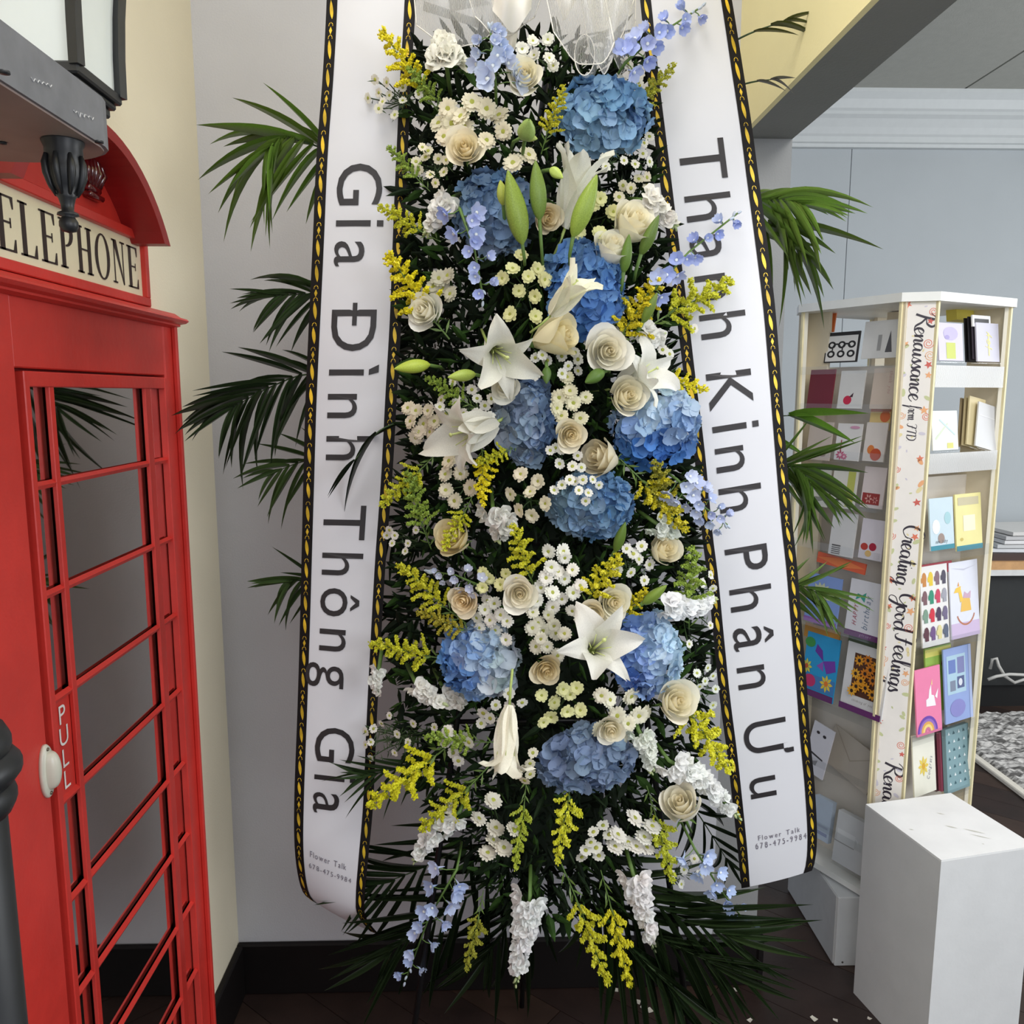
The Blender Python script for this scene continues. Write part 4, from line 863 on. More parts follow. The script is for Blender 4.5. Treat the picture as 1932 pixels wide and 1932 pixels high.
# hydrangea
def floret_mesh(seed):
    rs = random.Random(seed); b = MB()
    for k in range(4):
        a0 = k*PI/2 + rs.uniform(-.15, .15); cup = rs.uniform(.05, .75); L_ = rs.uniform(.9, 1.08); ph = rs.uniform(0, 6); zz = .02*(k % 2)
        def f(u, v):
            u = u*2-1; wd = .70*math.sin(PI*min(1, .06 + .72*v))**.8; x = u*wd; y = .05 + L_*v*(1 - .22*u*u*v)
            z = zz + cup*(v**2)*.7 + .26*u*u*v - .10*v + .09*math.sin(u*4+ph)*v
            return (x*math.cos(a0) - y*math.sin(a0), x*math.sin(a0) + y*math.cos(a0), z)
        b.grid(f, 4, 3)
    b.lathe([(.09, 0), (.10, .05), (.05, .11), (0, .12)], 6)
    return b.mesh('floret', M_petal, True)
FLOR = [floret_mesh(i) for i in range(5)]
def hydrangea(px, py, rx, ry, label, colf, dy=0.0, seed=0, n_=80):
    rs = random.Random(seed + 100); Y = ysurf(px, py) + .012 + dy; p = at_y(px, py, Y); k = mpp(px, py, Y); ax, az = rx*k*.90, ry*k*.90; ay = min(ax, az)*.72
    t = thing('hydrangea', label, 'hydrangea', p, 'blue hydrangeas in the funeral spray')
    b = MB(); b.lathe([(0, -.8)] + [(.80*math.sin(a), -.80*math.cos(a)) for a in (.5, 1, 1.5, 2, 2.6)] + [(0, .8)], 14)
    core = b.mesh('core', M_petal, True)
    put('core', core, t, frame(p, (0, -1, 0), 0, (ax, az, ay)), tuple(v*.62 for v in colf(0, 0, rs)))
    fr_ = .0172*(1 + .1*((rx+ry)/150 - 1))
    for i in range(n_):
        c_ = 1 - (i+.5)/n_*1.12; a = i*GA; s_ = math.sqrt(max(0, 1-c_*c_)); x, z = s_*math.cos(a), s_*math.sin(a); y = -c_
        j = rs.uniform(.84, 1.10) + .05*math.sin(x*5+seed)*math.cos(z*6+seed*2); q = p + Vector((x*ax, y*ay, z*az))*j
        nn = Vector((x/ax, y/ay, z/az)).normalized() + Vector((rs.uniform(-.55, .55), rs.uniform(-.35, .35), rs.uniform(-.55, .55)))
        put('floret', FLOR[rs.randrange(5)], t, frame(q, nn, rs.uniform(0, 6), fr_*rs.uniform(.88, 1.15)), jit(colf(x, z, rs), .16, rs))
    b = MB(); b.tube([p + Vector((0, ay*.5, 0)), p + Vector((.01, ay*.5+.05, -.02))], .005, 6); b.obj('stem', M_stem, t, True)
    return t
# lily
def lily_petal(W, op, seed):
    rs = random.Random(seed); N_ = 10; pts = []; r_, z_ = .035, -.30; ph = rs.uniform(0, 6)
    for i in range(N_+1):
        v = i/N_; th = R(7) + (R(138)*op*max(0, (v-.22)/.78)**1.5 if op > 0 else R(100 + 25*(seed % 3))*max(0, (v-.58)/.42)**1.2); pts.append((r_, z_, th)); r_ += math.sin(th)*1.12/N_; z_ += math.cos(th)*1.12/N_
    def f(u, v):
        u = u*2-1; i = min(N_-1, int(v*N_)); a, c = pts[i], pts[i+1]; t = v*N_-i; r, z, th = (lerp(a[q], c[q], t) for q in range(3))
        wd = W*math.sin(PI*(.10+.88*v**.85))**.85*1.02; x = u*wd; cup = .22*wd*u*u*(1-.3*v) + .055*math.sin(8*v+ph)*abs(u)**2*v + .05*math.sin(4*v+ph)*u*v; rid = -.02*math.exp(-(u*4)**2)
        d = cup + rid
        return (x, r - math.cos(th)*d, z + math.sin(th)*d)
    b = MB(); b.grid(f, 6, N_); return b.mesh('petal', M_petal, True)
LILY = {}
for s_, op in (('open', 1.0), ('wide', .82), ('half', .40), ('bell', 0)):
    LILY[s_] = [lily_petal(.16, op, i) for i in range(6)] if s_ == 'bell' else [lily_petal(.25, op*.72, 1), lily_petal(.18, op*1.22, 2), lily_petal(.24, op*.95, 3), lily_petal(.18, op*.86, 4), lily_petal(.24, op*1.18, 5), lily_petal(.185, op*1.05, 6)]
def pistil_mesh():
    b = MB(); b.tube([(0, 0, -.30), (.01, .01, .1), (.05, .03, .50)], [.022, .018, .014], 6); b.lathe([(.0, 0), (.03, .006), (.03, .02), (0, .03)], 8, 0, (.05, .03, .50))
    for k in range(6):
        a = k*PI/3 + .3; ca, sa = math.cos(a), math.sin(a); b.tube([(.03*ca, .03*sa, -.25), (.06*ca, .06*sa, .1), (.15*ca, .15*sa, .40)], [.010, .008, .006], 5)
    return b.mesh('pistil', rgb('pale_green_pistil', (196, 204, 130), rough=.5), True)
PISTIL = pistil_mesh()
def throat():
    b = MB(); b.lathe([(.0, -.34), (.035, -.32), (.045, -.30), (.055, -.1), (.03, -.1), (0, -.2)], 10); b.tube([(0, 0, -.32), (0, .03, -.55), (.02, .1, -.85)], .022, 6)
    return b.mesh('throat', rgb('pale_green_throat', (168, 186, 104), rough=.5, var=.1), True)
THROAT = throat()
def lily(px, py, L, label, n, kind='open', roll=0, dy=0.0, col=(.84, .83, .74)):
    """px, py: the throat of the flower; L: a petal's length in pixels"""
    Y = ysurf(px, py) - .035 + dy; p = at_y(px, py, Y); s = L*mpp(px, py, Y)*1.22
    t = thing('lily', label, 'lily', p, 'white lilies in the funeral spray'); m = frame(p, n, R(roll), s)
    for k in range(6):
        put('petal', LILY[kind][(k + int(px)) % 6 if kind != 'half' else k], t, m @ Matrix.Rotation(k*PI/3 + rr.uniform(-.2, .2), 4, 'Z') @ Matrix.Translation((0, 0, -.012*(k % 2))) @ Matrix.Scale(rr.uniform(.86, 1.08), 4), jit(col, .03, rr))
    put('pistil', PISTIL, t, m); put('throat', THROAT, t, m)
    return t
def bud_mesh():
    def f(u, v):
        a = u*2*PI; r = (.155*math.sin(PI*min(1, v**.80*.97+.015))**.8)*(1 + .07*math.cos(3*a) - .04*math.cos(6*a)); z = v
        return (r*math.cos(a), z, r*math.sin(a))
    b = MB(); b.grid(f, 18, 14); return b.mesh('bud', M_leaf, True)
BUD = bud_mesh()
def lily_bud(x0, y0, x1, y1, label, col=(.30, .42, .06), dy=0.0, stem=None, fat=1.0, dz=0.0):
    """from base (x0, y0) to tip (x1, y1) in the photograph"""
    Y = ysurf(x0, y0) - .05 + dy; a = at_y(x0, y0, Y); c = at_y(x1, y1, Y - .015 - dz); L = (c-a).length
    t = thing('lily_bud', label, 'lily bud', a, 'green lily buds in the funeral spray')
    put('bud', BUD, t, dirframe(a, c-a, (0, -1, .2), (L*fat, L, L*fat)), col)
    d = (a-c).normalized(); e = at_y(*stem, Y+.03) if stem else a + d*.02 + Vector((0, .05, -.01))
    b = MB(); b.tube([a - d*.004, lerp(a, e, .5) + d*.006, e], [.0035, .003, .003], 6); b.obj('stem', M_stem, t, True)
    return t
# stock (ruffled white spikes)
def ruffle_mesh(seed):
    rs = random.Random(seed); b = MB()
    for k in range(9):
        a0 = k*GA; tl = lerp(.25, 1.25, k/8); ph = rs.uniform(0, 6); Lk = lerp(.55, 1.0, k/8)
        def f(u, v):
            u = u*2-1; wd = .62*math.sin(PI*min(1, .08 + .74*v))**.8*Lk; x = u*wd; rad = Lk*v*(1 - .22*u*u*v); y = rad*math.sin(tl); z = rad*math.cos(tl) + .07*v*math.sin(u*4+ph) - .1*u*u*v
            return (x*math.cos(a0)-y*math.sin(a0), x*math.sin(a0)+y*math.cos(a0), z)
        b.grid(f, 5, 3)
    return b.mesh('floret', M_petal, True)
RUF = [ruffle_mesh(i) for i in range(3)]
def sbud_mesh():
    b = MB(); b.lathe([(0, -.9), (.28, -.7), (.45, -.1), (.38, .5), (.15, .9), (0, .98)], 9); return b.mesh('bud', M_leaf, True)
SBUD = sbud_mesh()
def spike_path(pts, dy, k=3):
    P_ = []
    for i, (x, y) in enumerate(pts): P_.append(at_y(x, y, ysurf(x, y) - .02 + dy))
    return P_
def along(P_, t):
    n = len(P_)-1; i = min(n-1, int(t*n)); return P_[i].lerp(P_[i+1], t*n-i)
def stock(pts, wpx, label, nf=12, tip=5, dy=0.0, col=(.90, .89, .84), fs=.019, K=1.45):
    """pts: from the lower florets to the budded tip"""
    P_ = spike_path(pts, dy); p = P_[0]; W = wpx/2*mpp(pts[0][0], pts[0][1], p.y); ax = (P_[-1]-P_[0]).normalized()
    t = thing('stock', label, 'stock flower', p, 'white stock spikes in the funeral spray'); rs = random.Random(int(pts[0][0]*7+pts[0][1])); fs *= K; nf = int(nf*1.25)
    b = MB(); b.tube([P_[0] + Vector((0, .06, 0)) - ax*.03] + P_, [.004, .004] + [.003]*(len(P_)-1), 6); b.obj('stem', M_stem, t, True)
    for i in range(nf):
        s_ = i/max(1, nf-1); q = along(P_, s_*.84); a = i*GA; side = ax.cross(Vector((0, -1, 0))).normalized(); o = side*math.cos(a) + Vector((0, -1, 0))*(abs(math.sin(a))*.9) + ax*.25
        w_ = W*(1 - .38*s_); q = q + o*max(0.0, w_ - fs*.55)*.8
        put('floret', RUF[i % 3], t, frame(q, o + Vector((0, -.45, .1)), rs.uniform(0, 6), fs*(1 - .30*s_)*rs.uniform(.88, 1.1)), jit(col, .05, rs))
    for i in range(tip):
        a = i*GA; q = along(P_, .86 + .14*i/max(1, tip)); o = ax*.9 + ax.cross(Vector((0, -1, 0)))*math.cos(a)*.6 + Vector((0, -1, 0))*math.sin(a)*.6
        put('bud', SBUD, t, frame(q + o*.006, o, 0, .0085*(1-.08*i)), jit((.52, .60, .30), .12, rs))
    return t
# delphinium
def delph_mesh(seed, cup):
    rs = random.Random(seed); b = MB()
    for k in range(5):
        a0 = k*2*PI/5 + rs.uniform(-.1, .1); th = cup + rs.uniform(-.2, .2); ph = rs.uniform(0, 6)
        def f(u, v):
            u = u*2-1; wd = .50*math.sin(PI*min(1, .15+.78*v))**.7; x = u*wd; rad = v; y = .06 + rad*math.sin(th); z = rad*math.cos(th) + .14*u*u*v + .05*math.sin(4*u+ph)*v
            return (x*math.cos(a0)-y*math.sin(a0), x*math.sin(a0)+y*math.cos(a0), z)
        b.grid(f, 4, 3)
    b.tube([(0, 0, .02), (0, .04, -.35), (0, .25, -.85)], [.16, .10, .03], 6)
    b.lathe([(.14, .05), (.20, .14), (.14, .24), (0, .26)], 7, 1)
    return b.mesh('floret', [M_petal, rgb('white_floret_heart', (232, 236, 232), rough=.6)], True)
DEL = [delph_mesh(1, 1.02), delph_mesh(2, .74), delph_mesh(3, .42)]
DELC = (.42, .50, .86)
def delphinium(pts, wpx, label, nf=10, dy=-.02, col=DELC, fs=.0145, tip=3):
    P_ = spike_path(pts, dy); p = P_[0]; W = wpx/2*mpp(pts[0][0], pts[0][1], p.y); ax = (P_[-1]-P_[0]).normalized(); rs = random.Random(int(pts[0][0]*3+pts[0][1])); fs *= 1.20
    t = thing('delphinium', label, 'delphinium', p, 'pale blue delphinium stems in the funeral spray')
    st_ = MB(); st_.tube([P_[0] + Vector((0, .07, 0)) - ax*.02] + P_, [.0028]*2 + [.0018]*(len(P_)-1), 6)
    for i in range(nf):
        s_ = i/max(1, nf-1); q = along(P_, s_*.93); a = i*2.2 + rs.uniform(-.4, .4); side = ax.cross(Vector((0, -1, 0))).normalized(); o = side*math.cos(a) + Vector((0, -1, 0))*(abs(math.sin(a))*.6+.1) + Vector((0, 0, -.10))
        w_ = W*(1 - .45*s_); e = q + o*w_*rs.uniform(.7, 1.0); st_.tube([q, (q+e)/2 + ax*.003, e], .0011, 4)
        put('floret', DEL[min(2, int(s_*1.6 + rs.uniform(0, 1.1)))], t, frame(e, o + Vector((0, -.5, -.15)), rs.uniform(0, 6), fs*(1-.28*s_)*rs.uniform(.9, 1.12)), jit(lerp3(col, (.72, .78, .93), rs.uniform(0, .55)), .06, rs))
    st_.obj('stem', M_stem, t, True)
    for i in range(tip):
        q = along(P_, .9 + .1*i/max(1, tip-1)) if tip > 1 else P_[-1]; o = ax + Vector((rs.uniform(-.6, .6), -.3, rs.uniform(-.5, .3)))
        put('bud', SBUD, t, frame(q + o*.006, o, 0, .006), jit((.55, .62, .72), .1, rs))
    return t
def lerp3(a, b, t): return tuple(lerp(x, y, t) for x, y in zip(a, b))
# goldenrod
def plume_mesh(seed, dense=1.0):
    rs = random.Random(seed); bs, bf = MB(), MB(); main = [Vector((.10*math.sin(v*2.2)*v, v, .05*v*v)) for v in [i/8 for i in range(9)]]
    bs.tube([(0, -.35, -.05)] + main, [.012]*2 + [.009]*8, 5)
    def tuft(q, r_):
        d = Vector((rs.uniform(-1, 1), rs.uniform(-1, 1), rs.uniform(-.2, 1))).normalized(); a = d.orthogonal().normalized(); c = d.cross(a)
        V = [q + d*r_*1.5, q - d*r_*.7] + [q + (a*math.cos(k*2.094) + c*math.sin(k*2.094))*r_ for k in range(3)]
        bf.add(V, [(0, 2, 3), (0, 3, 4), (0, 4, 2), (1, 3, 2), (1, 4, 3), (1, 2, 4)])
    for i in range(int(26*dense)):
        s_ = .06 + .92*i/(26*dense); q = along(main, min(.999, s_)); a = i*GA; L_ = (.31*(1-s_)**.8 + .05)*rs.uniform(.8, 1.2)
        d = Vector((math.cos(a)*.9, .75, math.sin(a)*.9)); path = [q + d*L_*v + Vector((0, -.35*L_*v*v, 0)) for v in (0, .35, .7, 1)]
        bs.tube(path, .005, 4)
        for k in range(max(7, int(30*L_*7))):
            tuft(along(path, rs.uniform(.12, .999)) + Vector((rs.uniform(-.025, .025), rs.uniform(-.02, .02), rs.uniform(-.01, .04))), rs.uniform(.015, .027))
    for k in range(9): tuft(main[-1] + Vector((rs.uniform(-.03, .03), rs.uniform(-.08, .03), 0)), .02)
    lf = MB()
    for i in range(8):
        q = along(main, .02 + .05*i) - Vector((0, .30, 0)); a = i*GA; d = Vector((math.cos(a), .8, math.sin(a))).normalized()*.20; sd = d.cross(Vector((0, 0, 1))).normalized()*.018
        lf.add([q, q+d*.5+sd, q+d, q+d*.5-sd], [(0, 1, 2), (0, 2, 3)])
    return bf.mesh('plume', M_leaf), bs.mesh('stem', M_stem), lf.mesh('leaves', M_leaf)
PLU = [plume_mesh(i) for i in range(4)]
YEL, YGR, GRN = (.84, .74, .02), (.62, .62, .03), (.30, .42, .06)
def goldenrod(x0, y0, x1, y1, label, col=YEL, wide=1.0, dy=-.015):
    """from the leafy foot (x0, y0) to the tip (x1, y1)"""
    a = at_y(x0, y0, ysurf(x0, y0) + .01 + dy); c = at_y(x1, y1, ysurf(x1, y1) - .03 + dy); L = (c-a).length
    t = thing('goldenrod', label, 'goldenrod', a, 'yellow goldenrod sprigs in the funeral spray'); i = int(x0 + y0) % 4
    m = dirframe(a, c-a, (0, -1, .1), (L*wide*.88, L, L*wide*.88))
    o = put('plume', PLU[i][0], t, m, col); o['kind'] = 'stuff'
    put('stem', PLU[i][1], t, m); put('leaves', PLU[i][2], t, m, (.14, .22, .05))
    return t
# daisies
def bloom_mesh(seed, n, rings, wd, cup):
    rs = random.Random(seed); b = MB()
    for g in range(rings):
        for k in range(n):
            a0 = 2*PI*(k + .5*g)/n + rs.uniform(-.08, .08); L_ = (1 - .22*g)*rs.uniform(.92, 1.06); th = cup + .28*g + rs.uniform(-.1, .1); ca, sa = math.cos(a0), math.sin(a0)
            V = []
            for v, w_ in ((.16, .45), (.55, 1.0), (.86, .92), (1.0, .45)):
                y, z = L_*v*math.cos(th), .03*g + L_*v*math.sin(th) - .12*v*v
                for s_ in (-1, 1): x = s_*wd*w_; V.append((x*ca - y*sa, x*sa + y*ca, z + .03*abs(s_)))
            b.add(V, [(0, 1, 3, 2), (2, 3, 5, 4), (4, 5, 7, 6)])
    return b.mesh('bloom', M_petal, True)
BLO = {'daisy': [bloom_mesh(i, 16, 2, .17, .12) for i in range(2)], 'button': [bloom_mesh(5+i, 10, 2, .26, .25) for i in range(2)], 'aster': [bloom_mesh(9+i, 11, 1, .24, .22) for i in range(2)]}
def disc_mesh():
    b = MB(); b.lathe([(.20, -.30), (.12, -.1), (.34, .03), (.30, .13), (.16, .17), (0, .15)], 10); return b.mesh('disc', M_petal, True)
DISC = disc_mesh()
WHT, CRM_, YLW = (.90, .88, .80), (.86, .80, .62), (.88, .86, .46)
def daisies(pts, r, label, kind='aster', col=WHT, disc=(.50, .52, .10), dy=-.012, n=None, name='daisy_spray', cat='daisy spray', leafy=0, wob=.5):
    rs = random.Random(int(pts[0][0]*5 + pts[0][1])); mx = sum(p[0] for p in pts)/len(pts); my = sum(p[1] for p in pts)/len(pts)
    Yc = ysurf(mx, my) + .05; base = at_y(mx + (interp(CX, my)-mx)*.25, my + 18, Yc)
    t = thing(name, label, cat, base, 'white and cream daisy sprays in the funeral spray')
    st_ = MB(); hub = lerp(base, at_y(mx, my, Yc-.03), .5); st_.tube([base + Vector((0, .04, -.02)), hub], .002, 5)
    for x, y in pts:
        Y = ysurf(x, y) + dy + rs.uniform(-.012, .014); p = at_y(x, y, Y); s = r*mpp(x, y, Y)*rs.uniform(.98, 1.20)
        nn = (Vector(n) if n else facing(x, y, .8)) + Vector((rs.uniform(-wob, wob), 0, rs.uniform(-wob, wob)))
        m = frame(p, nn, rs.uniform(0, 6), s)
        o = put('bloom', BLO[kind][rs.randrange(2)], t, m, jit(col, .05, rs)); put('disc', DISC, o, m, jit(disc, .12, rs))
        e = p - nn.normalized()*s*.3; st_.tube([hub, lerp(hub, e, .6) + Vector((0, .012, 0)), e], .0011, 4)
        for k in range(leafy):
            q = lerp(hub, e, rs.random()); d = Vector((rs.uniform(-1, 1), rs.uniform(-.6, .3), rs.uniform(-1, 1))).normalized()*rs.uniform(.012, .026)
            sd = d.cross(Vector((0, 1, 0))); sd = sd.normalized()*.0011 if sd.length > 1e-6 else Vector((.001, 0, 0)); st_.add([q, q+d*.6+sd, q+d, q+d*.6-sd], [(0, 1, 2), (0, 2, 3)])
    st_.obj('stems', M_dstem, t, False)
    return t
# palm fronds
def blade_mesh(seed, droop):
    N_ = 8; V = []
    for i in range(N_+1):
        v = i/N_; wd = .5*math.sin(PI*(.06 + .94*v)**.75)**.9 if v < 1 else 0; z = -droop*v*v
        V += [(-wd, v, z + .22*wd), (0, v, z - .05*wd), (wd, v, z + .22*wd)]
    F = []
    for i in range(N_): F += [(3*i, 3*i+1, 3*i+4, 3*i+3), (3*i+1, 3*i+2, 3*i+5, 3*i+4)]
    b = MB(); b.add(V, F); return b.mesh('leaflet', M_leaf, True)
BLADE = [blade_mesh(0, d) for d in (.08, .34, .70)]
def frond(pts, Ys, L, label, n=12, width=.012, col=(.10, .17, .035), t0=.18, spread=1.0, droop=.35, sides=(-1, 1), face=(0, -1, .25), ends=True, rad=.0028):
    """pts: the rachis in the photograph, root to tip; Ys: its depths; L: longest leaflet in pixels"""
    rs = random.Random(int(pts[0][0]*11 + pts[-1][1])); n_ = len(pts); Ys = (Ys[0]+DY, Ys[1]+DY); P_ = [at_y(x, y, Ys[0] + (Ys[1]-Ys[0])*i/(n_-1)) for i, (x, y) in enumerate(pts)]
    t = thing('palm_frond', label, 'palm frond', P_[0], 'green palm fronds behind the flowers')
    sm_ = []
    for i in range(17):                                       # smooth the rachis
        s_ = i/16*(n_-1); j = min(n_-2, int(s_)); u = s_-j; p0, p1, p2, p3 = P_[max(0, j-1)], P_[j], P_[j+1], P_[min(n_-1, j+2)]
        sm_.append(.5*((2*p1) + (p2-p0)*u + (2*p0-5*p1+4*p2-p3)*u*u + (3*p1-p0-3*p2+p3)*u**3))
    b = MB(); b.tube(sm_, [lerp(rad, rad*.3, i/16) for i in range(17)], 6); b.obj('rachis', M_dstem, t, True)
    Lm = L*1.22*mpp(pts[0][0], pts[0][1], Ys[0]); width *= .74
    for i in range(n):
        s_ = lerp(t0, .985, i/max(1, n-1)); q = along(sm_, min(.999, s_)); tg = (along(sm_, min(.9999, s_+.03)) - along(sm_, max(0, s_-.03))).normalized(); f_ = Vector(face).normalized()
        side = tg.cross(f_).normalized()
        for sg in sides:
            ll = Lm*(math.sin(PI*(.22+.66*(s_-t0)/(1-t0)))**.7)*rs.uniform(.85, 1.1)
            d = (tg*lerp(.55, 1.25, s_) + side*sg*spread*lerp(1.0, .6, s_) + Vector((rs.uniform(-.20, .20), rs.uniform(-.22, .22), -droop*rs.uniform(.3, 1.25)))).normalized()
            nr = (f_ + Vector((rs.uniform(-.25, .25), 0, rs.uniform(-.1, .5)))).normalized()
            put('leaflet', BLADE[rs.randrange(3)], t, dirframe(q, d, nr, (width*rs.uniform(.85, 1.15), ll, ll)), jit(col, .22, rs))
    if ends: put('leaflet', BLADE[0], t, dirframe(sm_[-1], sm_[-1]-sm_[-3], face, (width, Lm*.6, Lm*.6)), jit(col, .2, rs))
    return t
# ------------------------------------------------------------ easel and filler greenery
EX = at_y(1040, 900, 1.75+DY).x
easel = thing('wire_easel', 'thin black metal easel standing behind the flowers', 'easel', (EX, 1.80+DY, 0))
M_eas = rgb('black_easel_steel', (30, 30, 32), rough=.35, metal=.4)
ZTOP = at_y(1000, 40, 1.75+DY).z
YE = 1.60+DY; q1 = at_y(1345, 1990, YE); lt = Vector((EX, 1.79+DY, ZTOP))
for e in (Vector((q1.x, YE, 0)), Vector((2*EX-q1.x, YE, 0)), Vector((at_y(985, 1700, 1.97).x, 1.97, 0))):
    b = MB(); b.tube([lt + (e-lt)*.02, e], .0065, 8); b.obj('leg', M_eas, easel, True)
b = MB(); zc_ = .95; f_ = 1 - zc_/ZTOP; b.tube([(EX-(q1.x-EX)*f_, lt.y+(YE-lt.y)*f_, zc_), (EX+(q1.x-EX)*f_, lt.y+(YE-lt.y)*f_, zc_)], .005, 8); b.obj('crossbar', M_eas, easel, True)
HWF = [(55, 150), (120, 215), (250, 225), (400, 235), (600, 240), (800, 252), (1000, 265), (1200, 285), (1350, 290), (1450, 260), (1560, 190), (1680, 120), (1760, 60)]
rs = random.Random(11); fb = MB()
FM = [rgb('filler_leaf_%s' % n, c, rough=.75, var=.2, scale=80, spec=.15) for n, c in (('dark', (17, 27, 15)), ('deep', (25, 40, 19)), ('mid', (46, 72, 28)))]  # greens darkened, painting in the shade of the deep gaps between flowers
for i in range(7000):
    py = rs.triangular(70, 1740, 900) if rs.random() < .3 else rs.uniform(70, 1740)
    hw = interp(HWF, py); u = rs.uniform(-1, 1); u = math.copysign(abs(u)**.85, u); px = interp(CX, py) + u*hw
    front = rs.random() < .25
    Y = ysurf(px, py) + (rs.uniform(.035, .07) if front else rs.uniform(.06, .17)); p = at_y(px, py, Y)
    out = Vector((u, 0, -.25 if py > 1300 else .15)); d = (out*rs.uniform(.1, .9) + Vector((rs.uniform(-.6, .6), rs.uniform(-.9, .1), rs.uniform(-.7, .7)))).normalized()
    L = rs.uniform(.025, .058); w_ = L*rs.uniform(.07, .17); sd = d.cross(Vector((rs.uniform(-.4, .4), -1, rs.uniform(-.4, .4)))).normalized()*w_; up = Vector((0, -.006, 0))
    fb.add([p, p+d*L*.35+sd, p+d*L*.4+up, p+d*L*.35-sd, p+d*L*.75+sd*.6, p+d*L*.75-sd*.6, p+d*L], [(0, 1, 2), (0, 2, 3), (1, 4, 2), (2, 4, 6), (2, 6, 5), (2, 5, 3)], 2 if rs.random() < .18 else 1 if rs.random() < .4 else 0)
for i in range(240):                                          # the stems that bind the leaves to the frame
    py = 90 + 1620*i/240; px = interp(CX, py); p = Vector((EX, 1.755+DY, at_y(px, py, 1.755+DY).z)); u = rs.uniform(-1, 1)
    e = at_y(px + u*interp(HWF, py), py + rs.uniform(-60, 20), ysurf(px, py) + rs.uniform(.05, .1)); fb.tube([p, (p+e)/2 + Vector((0, 0, .01)), e], .0022, 4)
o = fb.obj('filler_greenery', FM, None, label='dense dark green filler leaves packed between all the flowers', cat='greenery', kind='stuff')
fo = thing('floral_foam', 'dark green foam blocks hidden at the core of the flower spray', 'floral foam', (EX, 1.72+DY, .62))
for z0_, z1_ in ((.62, .92), (.93, 1.30), (1.31, 1.68), (1.69, 1.93)):
    b = MB(); b.bb((EX-.11, 1.70+DY, z0_), (EX+.11, 1.775+DY, z1_), 0, .006); b.obj('block', rgb('dark_green_foam', (22, 34, 20), rough=.95, var=.15, bump=.3), fo)

